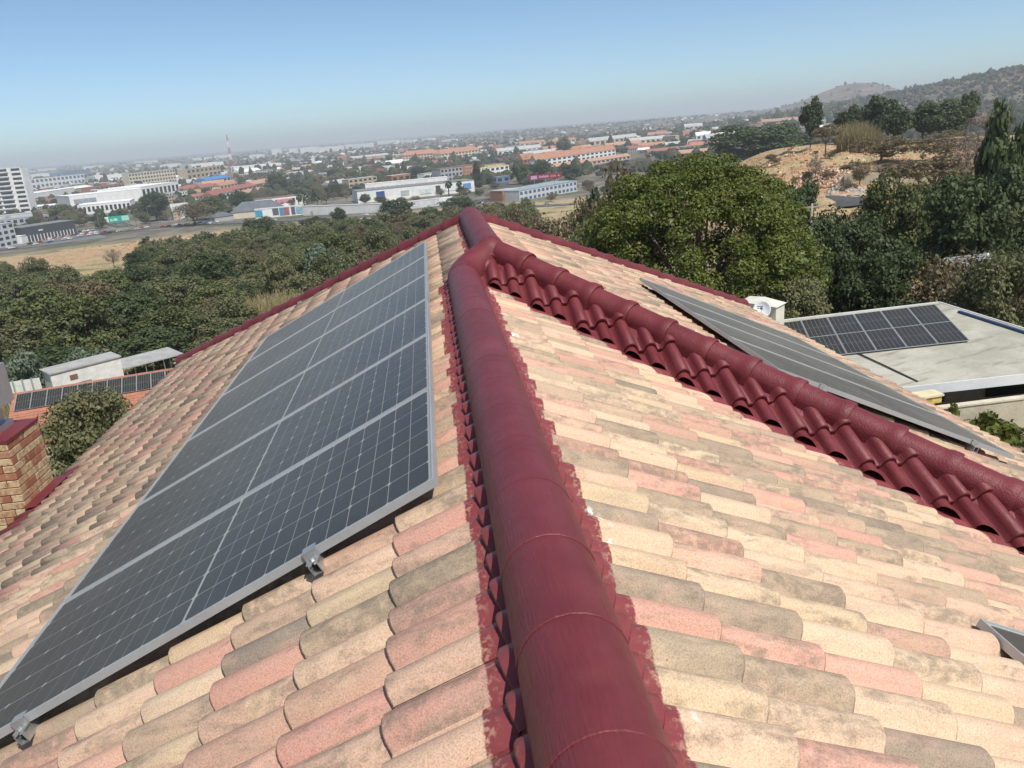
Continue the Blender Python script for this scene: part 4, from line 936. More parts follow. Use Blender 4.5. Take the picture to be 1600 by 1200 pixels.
# slate roof corner among the trees at the right
P0 = dpt(1560, 415, 52)
gr = thing('garden_shed', 'grey slate roofed shed half hidden by trees at the right', 'shed', (P0.x, P0.y, tz(P0.x, P0.y))); GI = inv_of(gr)
M_SLATE = plain('grey_slate', (0.30, 0.31, 0.31), 0.7)
rt = [dpt(1475, 403, 54), dpt(1542, 395.5, 54), dpt(1548, 413, 51), dpt(1470, 421, 51)]
mb = MB(); mb.add(rt+[v-Vector((0, 0, .12)) for v in rt], [(3, 2, 1, 0), (4, 5, 6, 7)]+[(i, (i+1) % 4, 4+(i+1) % 4, 4+i) for i in range(4)]); rf = mb.build('roof', M_SLATE, gr, GI)
mb = MB(); mb.add([rt[1], rt[1]+Vector((.12, 0, .03)), rt[2]+Vector((.12, 0, .03)), rt[2]], [(0, 1, 2, 3)]); mb.build('verge_trim', M_WHITE, rf)
for i in range(1, 6):
    a, b = rt[0].lerp(rt[3], i/6), rt[1].lerp(rt[2], i/6); mb = MB(); mb.tube([a+Vector((0, 0, .02)), b+Vector((0, 0, .02))], 0.02, 4); mb.build('batten', M_SLATE, rf)
mb = MB(); mb.prism([(v.x*0.995, v.y*0.995) for v in (rt[3], rt[2], rt[1], rt[0])], tz(P0.x, P0.y)-1, rt[3].z-0.15); mb.build('wall', M_BEIGE, gr, GI)

# long tiled outbuilding to the left with eleven panels
A = dpt(20, 616.5, 76); r = ray(272, 576.5); B = Vector(r*(A.z/r[2])); e = (B-A).normalized(); out = Vector((e.y, -e.x, 0))
M_TERRA = plain('terracotta_tiles', (0.38, 0.165, 0.105), 0.85, var=0.18, scale=1.2)
ob = thing('tiled_outbuilding', 'long terracotta tiled outbuilding with a row of solar panels, lower left', 'outbuilding', (A.x, A.y, tz(A.x, A.y))); OI = inv_of(ob)
pit = math.radians(21); dv = (out*math.cos(pit)-Vector((0, 0, math.sin(pit)))); nv = (out*math.sin(pit)+Vector((0, 0, math.cos(pit))))
Ln = (B-A).length+8; A0 = A
mb = MB(); SL = 5.2; bk = (-out*math.cos(pit)-Vector((0, 0, math.sin(pit))))*4
mb.add([A0, A0+e*Ln, A0+e*Ln+dv*SL, A0+dv*SL, A0+e*Ln+bk, A0+bk], [(3, 2, 1, 0), (0, 1, 4, 5)]); rf = mb.build('roof', M_TERRA, ob, OI)
mt = MB(); mt.add([(0, 0, .05), (0.30, 0, .05), (0.30, 0.36, .02), (0, 0.36, .02), (0, 0, 0.0), (0.30, 0, 0.0), (.07, 0, .085), (.23, 0, .085), (.07, .36, .05), (.23, .36, .05)], [(0, 6, 8, 3), (6, 7, 9, 8), (7, 1, 2, 9), (4, 5, 1, 7, 6, 0)])
tm = mt.mesh('roof_tile', M_TERRA); cnt = 0; rest = MB()
for j in range(8, 15):
    for i in range(int(Ln/0.3)):
        O = A0+e*(0.3*i)+dv*(0.34*(j+1))
        M = frame_M(O, tuple(e), tuple(-dv), tuple(nv)); u, w, _ = project(O)
        if cnt < 290 and -10 < u < 290:
            o = link(bpy.data.objects.new('roof_tile', tm), rf); o.matrix_basis = M; cnt += 1
        else: rest.add([M @ v.co for v in tm.vertices], [f.vertices[:] for f in tm.polygons])
tag(rest.build('tile_field', M_TERRA, rf), kind='stuff')
for i in range(int(Ln/0.42)):
    mb = MB(); c = A0+e*(0.42*i+.005); sweep(mb, [ring(c, e, .11, 1, .08, 6), ring(c+e*.41, e, .12, 1, .08, 6)]); mb.build('ridge_cap', M_TERRA, rf, None, True)
mb = MB(); i0, i1 = A0+dv*(SL-.5)-Vector((0, 0, .1)), A0+e*Ln+dv*(SL-.5)-Vector((0, 0, .1)); g0 = tz(A.x, A.y)-3
q = [i0, i1, A0+e*Ln+bk*.85-Vector((0, 0, .15)), A0+bk*.85-Vector((0, 0, .15))]
mb.add([(v.x, v.y, g0) for v in q]+[tuple(v) for v in q]+[tuple(A0-Vector((0, 0, .12))), tuple(A0+e*Ln-Vector((0, 0, .12)))], [(0, 1, 5, 4), (2, 3, 7, 6), (3, 0, 4, 8, 7), (1, 2, 6, 9, 5)]); mb.build('wall', plain('outbuilding_brick', (0.36, 0.16, 0.10), 0.9), ob, OI)
nth = ('first', 'second', 'third', 'fourth', 'fifth', 'sixth', 'seventh', 'eighth', 'ninth', 'tenth', 'eleventh', 'twelfth')
for i in range(12):
    O = A0+e*(0.35+1.154*i)+dv*(0.25+2.279)+nv*0.10
    solar_panel(frame_M(O, tuple(e), tuple(-dv), tuple(nv)), 'dark solar panel on the terracotta outbuilding, %s from the left' % nth[i], 'solar panels on the tiled outbuilding')
# white shed and grey carport behind
M_SHEDW = plain('white_plaster', (0.66, 0.66, 0.62), 0.85); M_GREYR = plain('grey_sheet_roof', (0.36, 0.36, 0.34), 0.6, var=0.15, scale=0.8)
def quad_block(name, label, cat, px, d, h, depth, wall, roof, over=0.3, slope=0.5):
    a, b = dpt(*px[0], d[0]), dpt(*px[1], d[1]); ee = b-a; ee.z = 0; ll = ee.length; ee.normalize(); ff = Vector((-ee.y, ee.x, 0))
    zt = max(a.z, b.z); g = min(tz(a.x, a.y), tz(b.x, b.y))-1.5
    th = thing(name, label, cat, (a.x, a.y, g+1.5)); I = inv_of(th)
    if wall:
        mb = MB(); q = [a, b, b+ff*depth, a+ff*depth]; mb.add([(v.x, v.y, g) for v in q]+[(q[0].x, q[0].y, zt), (q[1].x, q[1].y, zt), (q[2].x, q[2].y, zt+slope), (q[3].x, q[3].y, zt+slope)], [(0, 1, 5, 4), (1, 2, 6, 5), (2, 3, 7, 6), (3, 0, 4, 7)]); mb.build('wall', wall, th, I)
    else:
        for k in range(4):
            for r_ in (0.1, depth-.1):
                p_ = a+ee*(ll*k/3*0.96+0.2)+ff*r_; mb = MB(); mb.tube([(p_.x, p_.y, g), (p_.x, p_.y, zt+slope*r_/depth)], 0.05, 6); mb.build('post', M_GALV, th, I)
    q = [a-ee*over-ff*over, b+ee*over-ff*over, b+ee*over+ff*(depth+over), a-ee*over+ff*(depth+over)]; zz = (zt, zt, zt+slope, zt+slope)
    mb = MB(); mb.add([(v.x, v.y, z+.02) for v, z in zip(q, zz)]+[(v.x, v.y, z+.14) for v, z in zip(q, zz)], [(3, 2, 1, 0), (4, 5, 6, 7)]+[(i, (i+1) % 4, 4+(i+1) % 4, 4+i) for i in range(4)]); mb.build('roof', roof, th, I)
    return th, I, a, b, ee, ff, zt
th, I, a, b, ee, ff, zt = quad_block('white_shed', 'white plastered shed with lean grey roof behind the outbuilding', 'shed', ((78, 586), (190, 570)), (83, 85), 2.6, 2.2, M_SHEDW, M_GREYR, 0.12, 0.12)
strip(a+ee*1.6, a+ee*2.3, -ff, -1.0, -0.5, 0.03, 'window', plain('brown_shutter', (0.2, 0.12, 0.08)), th, I)
strip(a+ee*0.6, a+ee*3.4, -ff, -2.5, -1.35, 0.08, 'louvre_door', plain('grey_louvre', (0.3, 0.33, 0.36), 0.5, 0.3), th, I)
quad_block('carport', 'grey sheet roofed carport with brown trim right of the white shed', 'carport', ((195, 577), (285, 561)), (86, 88), 2.6, 3.4, None, M_GREYR, 0.15, 0.2)
# white precast wall at the far left
a, b = dpt(10, 613, 82), dpt(66, 604, 83); pwl = thing('precast_wall', 'white precast garden wall left of the white shed', 'wall', (a.x, a.y, a.z-1)); WI = inv_of(pwl)
a = a-(b-a)*0.8; ee = (b-a); n = 7
for i in range(n):
    s0, s1 = a+ee*(i/n), a+ee*((i+1)/n); oo = Vector((ee.y, -ee.x, 0)).normalized()
    for k in range(4): strip(s0+ee.normalized()*.07, s1-ee.normalized()*.07, oo, -0.9+0.45*k, -0.9+0.45*k+.44, 0.05, 'wall_panel', M_SHEDW, pwl, WI)
    strip(s0-ee.normalized()*.06, s0+ee.normalized()*.06, oo, -1.4, 1.0, 0.12, 'wall_post', plain('post_green', (0.25, 0.36, 0.33), 0.8), pwl, WI)

# ------------------------------------------------------------------ town in the valley
M_ASPH = plain('asphalt', (0.075, 0.075, 0.078), 0.9, var=0.2, scale=0.05)
M_KERB = plain('pale_verge', (0.36, 0.32, 0.24), 0.95, scale=0.1)
M_LINE = plain('road_paint', (0.7, 0.7, 0.66), 0.8)
def g_at(P): return np.array([P[0], P[1], tz(P[0], P[1])])
def ribbon(name, label, pix, width, mat=M_ASPH, lift=0.35, pts=None):
    C = [ground(x, y)[:2] for x, y in pix] if pts is None else [np.array(q) for q in pts]
    D = []
    for a, b in zip(C[:-1], C[1:]):
        n = max(2, int(np.linalg.norm(b-a)/6)); D += [a+(b-a)*k/n for k in range(n)]
    D.append(C[-1]); D = np.array(D)
    for _ in range(40): D[1:-1] = (D[:-2]+2*D[1:-1]+D[2:])/4
    T = np.gradient(D, axis=0); T /= np.linalg.norm(T, axis=1, keepdims=True)+1e-9; N = np.stack([-T[:, 1], T[:, 0]], 1)
    rows = []
    for k in range(5):
        q = D+N*width*(k/4-.5); rows.append(np.column_stack([q, terrain(q[:, 0], q[:, 1])+lift]))
    V = np.stack(rows, 1).reshape(-1, 3); n = len(D)
    F = np.array([(i*5+j, i*5+j+1, (i+1)*5+j+1, (i+1)*5+j) for i in range(n-1) for j in range(4)])
    o = link(bpy.data.objects.new(name, np_mesh(name, V, F[:, ::-1], mat))); o['kind'] = 'structure'; o['label'] = label
    return D, N, o
def lane_lines(D, N, parent, offs, lift=0.41, dash=None):
    for off, da in offs:
        mb = MB(); step = 1
        for i in range(0, len(D)-1):
            if da and (i // 1) % 2: continue
            a, b = D[i]+N[i]*off, D[i+1]+N[i+1]*off
            q = [a+N[i]*.14, b+N[i+1]*.14, b-N[i+1]*.14, a-N[i]*.14]; mb.add([(v[0], v[1], tz(v[0], v[1])+lift) for v in q], [(0, 1, 2, 3)])
        tag(mb.build('lane_marking', M_LINE, parent), kind='stuff')
RA = ribbon('road', 'main road crossing the valley in front of the shops', [(-110, 407), (0, 392), (70, 380), (140, 368), (210, 358), (300, 351), (420, 346), (560, 339), (700, 331), (850, 322), (960, 314), (1080, 300)], 17)
lane_lines(RA[0], RA[1], RA[2], ((-5.5, 0), (0, 0), (5.5, 0), (-2.8, 1), (2.8, 1)))
RB = ribbon('road', 'busy side road running away past the white tower', [(196, 354), (160, 344), (128, 333), (104, 322), (84, 312), (60, 303)], 15, lift=0.42)
lane_lines(RB[0], RB[1], RB[2], ((0, 0), (-3.6, 1), (3.6, 1)), 0.48)
RC = ribbon('road', 'avenue climbing away through the trees', [(404, 330), (428, 316), (446, 305), (458, 296), (462, 289), (447, 282)], 13, lift=0.42)
lane_lines(RC[0], RC[1], RC[2], ((0, 1),), 0.48)
RD = ribbon('road', 'road curving past the grey showroom', [(700, 326), (742, 318), (770, 312), (790, 296), (785, 270), (776, 255)], 11, lift=0.42)
RE = ribbon('road', 'road below the rubble bank', [(1180, 332), (1250, 325), (1335, 317), (1420, 306), (1500, 296), (1600, 282)], 8, lift=0.2)
car_park = [ground(x, y) for x, y in ((0, 398), (165, 371), (158, 362), (0, 384))]
roads_xy = np.concatenate([r[0] for r in (RA, RB, RC, RD, RE)])
def patch(name, label, pix, mat, lift=0.3, n=14):
    c = [ground(*q)[:2] for q in pix]; V = []
    for i in range(n+1):
        for j in range(n+1):
            u, v = i/n, j/n; q = (c[0]*(1-u)+c[1]*u)*(1-v)+(c[3]*(1-u)+c[2]*u)*v; V.append((q[0], q[1], tz(q[0], q[1])+lift))
    F = np.array([(i*(n+1)+j, (i+1)*(n+1)+j, (i+1)*(n+1)+j+1, i*(n+1)+j+1) for i in range(n) for j in range(n)])
    o = link(bpy.data.objects.new(name, np_mesh(name, np.array(V), F, mat))); o['kind'] = 'structure'; o['label'] = label
M_YF = plain('yellow_dry_lawn', (0.46, 0.36, 0.16), 0.95, var=0.15, scale=0.03)
patch('dry_lawn', 'yellow dry sports field below the orange school roofs', [(645, 281), (752, 272), (775, 256), (664, 262)], M_YF)
patch('parking_lot', 'grey tarred yard before the black showroom', [(30, 389), (170, 371), (140, 362), (20, 381)], plain('pale_tar', (0.17, 0.17, 0.17), .9, scale=0.05), 0.25)
FOOT = []                      # footprints kept clear of trees
M_WIN = plain('window_glass', (0.03, 0.035, 0.042), 0.15)
M_BLUEGL = plain('blue_glass', (0.06, 0.12, 0.20), 0.15)
WALLS = dict(white=(0.74, 0.73, 0.70), cream=(0.62, 0.54, 0.40), tan=(0.46, 0.36, 0.24), brick=(0.33, 0.15, 0.09), grey=(0.36, 0.37, 0.38), dark=(0.05, 0.055, 0.065), yellow=(0.60, 0.46, 0.20), pink=(0.56, 0.40, 0.32), blue=(0.12, 0.20, 0.32), lgrey=(0.52, 0.53, 0.54), green=(0.10, 0.25, 0.16))
ROOFS = dict(orange=(0.40, 0.195, 0.12), red=(0.30, 0.115, 0.09), grey=(0.20, 0.205, 0.215), lgrey=(0.42, 0.42, 0.41), white=(0.76, 0.76, 0.75), blue=(0.05, 0.20, 0.45), brown=(0.22, 0.14, 0.10), salmon=(0.43, 0.25, 0.175), slate=(0.12, 0.13, 0.15), steel=(0.28, 0.33, 0.36))
def wm(k): return plain('wall_'+k, WALLS[k], 0.85, var=0.1, scale=0.15)
def rm(k): return plain('roof_'+k, ROOFS.get(k) or WALLS[k], 0.75, var=0.14, scale=0.2)
def frame(px0, px1, d=None):
    A, B = (ground(*px0), ground(*px1)) if d is None else (g_at(at_d(*px0, d)), g_at(at_d(*px1, d)))
    e = Vector((B[0]-A[0], B[1]-A[1], 0)); L = e.length; e.normalize(); f = Vector((-e.y, e.x, 0))
    if f.dot(Vector((A[0], A[1], 0))) < 0: f = -f
    z = min(A[2], B[2]); return Vector((A[0], A[1], z)), e, f, L
def building(name, label, px0, px1, hpx, depth, wall='white', roof='white', rt='flat', floors=1, nwin=0, cat='building', group=None, win=None, signs=(), wz=0.55, extra=None, d=None):
    A, e, f, L = frame(px0, px1, d); dist = A.length; H = hpx*dist/FPX
    th = thing(name, label, cat, tuple(A), group, 0.0); I = inv_of(th)
    M = Matrix(((e.x, f.x, 0, A.x), (e.y, f.y, 0, A.y), (0, 0, 1, A.z), (0, 0, 0, 1)))
    hw = H if rt == 'flat' else H*wz
    FOOT.append((A+e*L/2+f*depth/2, math.hypot(L, depth)/2+4))
    T = lambda vs: [M @ Vector(q) for q in vs]
    mb = MB(); mb.box((0, 0, -8), (L, depth, hw), 0, M); mb.build('wall', wm(wall), th, I)
    if rt == 'flat':
        mb = MB(); p = min(0.5, H*.06); mb.add(T([(-.2, -.2, hw+.02), (L+.2, -.2, hw+.02), (L+.2, depth+.2, hw+.02), (-.2, depth+.2, hw+.02), (-.2, -.2, hw+p), (L+.2, -.2, hw+p), (L+.2, depth+.2, hw+p), (-.2, depth+.2, hw+p)]), [(3, 2, 1, 0), (4, 5, 6, 7), (0, 1, 5, 4), (1, 2, 6, 5), (2, 3, 7, 6), (3, 0, 4, 7)]); mb.build('roof', rm(roof), th, I)
    else:
        o = 0.6; mb = MB(); z0, z1 = hw+.02, H
        hip = min(L, depth)*0.5 if rt == 'hip' else 0.0
        if L >= depth:
            r0, r1 = (-o+hip, depth/2, z1), (L+o-hip, depth/2, z1)
            fs = [(0, 1, 5, 4), (1, 2, 5), (2, 3, 4, 5), (3, 0, 4), (3, 2, 1, 0)]
        else:
            r0, r1 = (L/2, -o+hip, z1), (L/2, depth+o-hip, z1)
            fs = [(0, 1, 4), (1, 2, 5, 4), (2, 3, 5), (3, 0, 4, 5), (3, 2, 1, 0)]
        mb.add(T([(-o, -o, z0), (L+o, -o, z0), (L+o, depth+o, z0), (-o, depth+o, z0), r0, r1]), fs); mb.build('roof', rm(roof), th, I)
    if nwin:
        fh = hw/floors; w = L/nwin; px_w = w*.55*FPX/dist
        wmat = win or M_WIN
        mk = MB(); mk.box((0, -.12, 0), (w*.58, .0, fh*.50)); 
        one = None; grp = MB()
        for j in range(floors):
            for i in range(nwin):
                lo = (w*(i+.21), -.12, fh*(j+.30))
                if px_w >= 5 and nwin*floors <= 60:
                    if one is None: one = mk.mesh('window', wmat)
                    o = link(bpy.data.objects.new('window', one), th, I); o.matrix_basis = M @ Matrix.Translation((lo[0], 0, lo[2]))
                else: grp.box(lo, (lo[0]+w*.58, -.01, lo[2]+fh*.5), 0, M)
        if grp.f: tag(grp.build('windows', wmat, th, I), kind='stuff')
    for k, (s0, s1, z0, z1, col) in enumerate(signs):
        mb = MB(); mb.box((L*s0, -.35, H*z0), (L*s1, -.13, H*z1), 0, M); mb.build('sign_board', plain('sign_%s' % '_'.join('%d' % int(c*100) for c in col), col, 0.5, var=0.25, scale=0.5), th, I)
    return th, I, M, L, H, depth
B = building
# --- left: tower, podium, offices, showrooms, malls
th, I, M, L, H, D_ = B('apartment_tower', 'white ten storey apartment block at the far left edge', (-30, 338), (50, 331), 56, 22, 'white', 'white')
nf = 10
for j in range(nf):
    mb = MB(); z = H*(j+.28)/nf
    for a, b in ((.02, .30), (.33, .46), (.50, .72), (.80, .97)): mb.box((L*a, -.15, z), (L*b, -.01, z+H*.52/nf), 0, M)
    tag(mb.build('window_band', M_WIN, th, I), kind='stuff')
    mb = MB(); mb.box((0, -1.3, H*(j+.02)/nf), (L*.74, -.16, H*(j+.25)/nf), 0, M); mb.build('balcony', wm('white'), th, I)
mb = MB(); mb.box((L*.05, 4, H+1.3), (L*.25, 12, H+4.5), 0, M); mb.build('lift_house', wm('lgrey'), th, I)
B('podium_building', 'pale grey podium roof below the white tower', (-30, 349), (52, 340), 6, 26, 'lgrey', 'lgrey')
B('shop_building', 'blue grey shop roof with small red sign left of the side road', (-20, 357), (78, 345), 8, 22, 'grey', 'steel', nwin=10, signs=((.82, .90, .55, 1.5, (0.6, 0.05, 0.08)),))
B('office_block', 'grey glass office block cut by the left edge', (-40, 396), (29, 382), 30, 26, 'lgrey', 'lgrey', floors=4, nwin=7)
th, I, M, L, H, D_ = B('car_showroom', 'long black fronted car showroom with white columns', (38, 380), (121, 367), 20, 22, 'dark', 'grey', signs=((.30, .38, .66, .74, (0.75, 0.75, 0.75)),))
for k in range(15):
    mb = MB(); mb.box((L*(.06+.062*k), -.9, 0), (L*(.06+.062*k)+.45, -.2, H*.46), 0, M); mb.build('column', wm('white'), th, I)
B('white_pavilion', 'white box at the left end of the black showroom', (36, 381), (44, 379), 10, 8, 'white', 'white')
th, I, M, L, H, D_ = B('white_showroom', 'white showroom with dark glazed front beside the side road', (124, 337), (206, 329), 13, 46, 'white', 'white', floors=1, nwin=12)
B('white_mall', 'large white roofed mall hall behind the white showroom', (112, 326), (224, 313), 16, 60, 'white', 'white', signs=((.05, .35, .35, .7, (0.30, 0.34, 0.38)),))
B('white_mall', 'white mall wing with long flat roof behind the conifer', (224, 313), (282, 303), 18, 70, 'white', 'white', floors=1, nwin=9)
B('warehouse', 'long white roofed warehouse right of the tower', (46, 315), (118, 303), 9, 50, 'white', 'white')
B('warehouse', 'white warehouse with tan gable end', (108, 303), (148, 297), 8, 40, 'tan', 'white', 'gable', wz=.7)
B('brick_store', 'low brown store between the white roofs', (150, 301), (205, 293), 7, 30, 'brick', 'brown', nwin=8)
B('glass_office', 'white office with blue glass left of the malls', (44, 297), (134, 286), 13, 24, 'white', 'lgrey', floors=2, nwin=14, win=M_BLUEGL)
B('slab_office', 'long four storey slab with horizontal window bands', (205, 294), (277, 285), 19, 18, 'cream', 'lgrey', floors=4, nwin=16)
B('blue_roof_hall', 'bright blue roofed hall left of the radio mast', (324, 289), (361, 283), 10, 26, 'tan', 'blue', 'gable', wz=.6, nwin=6)
B('tan_block', 'tan flat block behind the blue roof', (294, 281), (346, 273), 14, 22, 'tan', 'tan', floors=2, nwin=8)
B('blue_shed', 'distant blue shed in the haze', (100, 276), (142, 271), 6, 60, 'blue', 'blue'); B('far_hall', 'distant long white hall left of the blue shed', (50, 279), (102, 274), 5, 60, 'white', 'white')
B('far_hall', 'distant white hall beyond the slab office', (150, 283), (200, 278), 6, 60, 'white', 'white'); B('far_hall', 'distant white hall left of the radio mast', (300, 264), (350, 259), 6, 70, 'white', 'white')
B('far_hall', 'distant white hall right of the radio mast', (366, 268), (440, 261), 6, 60, 'white', 'white'); B('far_hall', 'pale hall with gable right of the mast', (378, 275), (410, 271), 9, 30, 'cream', 'white', 'gable')
for k, (x, y, w, hh) in enumerate(((60, 268, 22, 3), (130, 264, 26, 3), (210, 256, 30, 3), (255, 262, 24, 4), (300, 251, 26, 3), (335, 248, 22, 4), (390, 247, 20, 4), (425, 242, 12, 8), (452, 240, 10, 7), (470, 240, 26, 8), (500, 238, 34, 7), (540, 233, 40, 6), (590, 226, 30, 5), (625, 224, 22, 4), (660, 220, 16, 3), (690, 222, 20, 3))):
    B('far_block', 'white block on the hazy skyline, %s from the left' % (nth+('thirteenth', 'fourteenth', 'fifteenth', 'sixteenth'))[k], (x, y), (x+w, y-w*.08), hh, 50, 'white', 'white', group='white blocks along the skyline')
for k, (x0, y0, x1, y1, h, r, w) in enumerate(((334, 315, 366, 307, 15, 'red', 'white'), (366, 303, 402, 296, 11, 'red', 'pink'), (395, 296, 424, 291, 12, 'salmon', 'pink'), (385, 307, 418, 300, 9, 'salmon', 'white'), (345, 297, 372, 292, 10, 'orange', 'cream'), (290, 303, 316, 299, 11, 'red', 'cream'), (316, 300, 338, 296, 10, 'red', 'yellow'), (300, 313, 330, 309, 8, 'red', 'pink'))):
    B('villa', 'red roofed villa %s' % ('nearest the dark trees', 'right below the mast', 'at the foot of the avenue', 'with pale gable by the avenue', 'left below the mast', 'left of the blue roof', 'with yellow wall left of the blue roof', 'behind the grey house trees')[k], (x0, y0), (x1, y1), h, 14, w, r, 'hip' if k % 2 else 'gable', nwin=5, cat='house')
B('grey_roof_house', 'house with big dark grey hipped roof before the posters', (362, 343), (444, 335), 22, 22, 'cream', 'slate', 'hip', wz=.42, cat='house')
B('small_grey_house', 'small dark grey roofed house left of the big grey roof', (336, 347), (366, 343), 12, 12, 'grey', 'slate', 'hip', cat='house')
B('garage_house', 'little gabled house with white board by the main road', (272, 344), (298, 341), 22, 10, 'tan', 'lgrey', 'gable', signs=((.45, .75, .05, .55, (.8, .82, .85)),), cat='house')
B('poster_wall', 'white wall with advertising posters right of the grey roof', (400, 342), (476, 335), 13, 4, 'white', 'white', cat='wall', signs=((.0, .15, .2, .9, (.05, .35, .50)), (.36, .48, .25, .95, (.10, .12, .12)), (.50, .60, .15, .95, (.10, .25, .40)), (.60, .70, .15, .95, (.40, .12, .14)), (.74, .82, .15, .95, (.10, .11, .16)), (.84, .97, .2, .9, (.25, .42, .48))))
B('sign_shop', 'brown roofed shop with white sign fascia by the palms', (400, 327), (482, 318), 13, 18, 'white', 'brown', signs=((.05, .38, .35, .8, (.72, .76, .78)), (.40, .70, .4, .8, (.55, .25, .28))), nwin=9)
B('boundary_wall', 'long white boundary wall in front of the shops', (474, 337), (606, 331), 13, 2, 'white', 'white', cat='wall', signs=((.1, .13, .2, .5, (.5, .5, .5)),))
th, I, M, L, H, D_ = B('shopping_strip', 'white shopping strip with grey roof and signs', (560, 318), (742, 299), 17, 34, 'white', 'grey', signs=((.03, .10, .2, .7, (.16, .30, .42)), (.155, .225, .25, .85, (.03, .08, .28)), (.36, .43, .30, .72, (.45, .46, .46)), (.52, .62, .25, .7, (.62, .70, .66)), (.66, .70, .30, .85, (.05, .055, .06)), (.74, .86, .30, .7, (.80, .80, .78)), (.90, .97, .3, .8, (.12, .28, .55))))
B('shop_wall', 'pale panelled wall below the shopping strip', (598, 331), (708, 319), 11, 3, 'lgrey', 'white', nwin=10, cat='wall', win=plain('pale_panel', (0.60, 0.60, 0.58)), signs=((.80, .98, .25, 1.0, (.75, .77, .80)),))
th, I, M, L, H, D_ = B('arched_facade', 'white facade with round openings behind the shopping strip', (572, 301), (700, 289), 12, 10, 'white', 'white')
for k in range(17):
    mb = MB(); c = M @ Vector((L*(k+.5)/17, -.08, H*.45)); mb.tube([c, c+Vector((M[0][1], M[1][1], 0))*-.08], L/17*.20, 10); mb.build('round_opening', M_WIN, th, I)
B('curved_roof_hall', 'grey curved roof hall left of the shopping strip', (518, 297), (546, 292), 13, 16, 'grey', 'lgrey', 'gable', nwin=5)
B('open_pavilion', 'beige flat roofed pavilion with open bays', (546, 294), (590, 288), 12, 14, 'tan', 'lgrey', floors=2, nwin=6)
B('brick_hut', 'small brick building with flat roof', (613, 288), (642, 284), 12, 14, 'brick', 'pink', nwin=3)
B('white_hut', 'white single storey building right of the brick hut', (664, 284), (682, 281), 11, 12, 'white', 'lgrey', nwin=4)
B('dark_office', 'maroon roofed office with dark glass front', (690, 286), (724, 281), 20, 16, 'grey', 'brown', floors=3, nwin=6)
B('brick_tower', 'square brick block joined to the dark office', (724, 281), (743, 278), 20, 14, 'brick', 'brown', floors=4, nwin=1, win=plain('pale_band', (0.40, 0.26, 0.18)))
B('yellow_block', 'yellow edged white block right of the brick block', (752, 279), (796, 272), 14, 16, 'white', 'yellow', floors=2, nwin=6)
B('grey_roof_block', 'grey roofed block behind the yellow block', (758, 268), (790, 264), 9, 14, 'yellow', 'grey', nwin=5)
B('blue_shop', 'small dark blue shop right of the cypress', (776, 287), (797, 284), 9, 10, 'blue', 'grey', nwin=2)
B('cream_wall_block', 'cream boundary building below the terraces', (798, 276), (836, 270), 9, 8, 'cream', 'cream')
B('brown_fence_building', 'brown panelled hall left of the grey showroom', (786, 315), (812, 311), 16, 14, 'brick', 'lgrey', nwin=6, win=plain('brown_panel', (0.24, 0.15, 0.11)))
th, I, M, L, H, D_ = B('grey_showroom', 'blue grey showroom with sloping roof under the red billboard', (812, 314), (902, 299), 17, 26, 'lgrey', 'steel', nwin=14, floors=2, win=M_BLUEGL)
B('white_kiosk', 'white kiosk right of the grey showroom', (880, 297), (894, 295), 8, 8, 'white', 'lgrey', nwin=2)
B('school', 'orange roofed long school building above the dry field, left wing', (629, 251), (686, 246), 13, 26, 'pink', 'orange', 'hip', nwin=12, floors=2)
B('school', 'orange roofed long school building above the dry field, right wing', (690, 249), (752, 241), 14, 26, 'cream', 'orange', 'hip', nwin=12, floors=2)
B('white_marquee', 'white peaked marquee in the leafless wood', (607, 262), (633, 259), 10, 16, 'cream', 'white', 'gable', nwin=6)
B('low_hall', 'low beige hall above the leafless wood', (552, 251), (610, 245), 6, 30, 'tan', 'lgrey', 'gable')
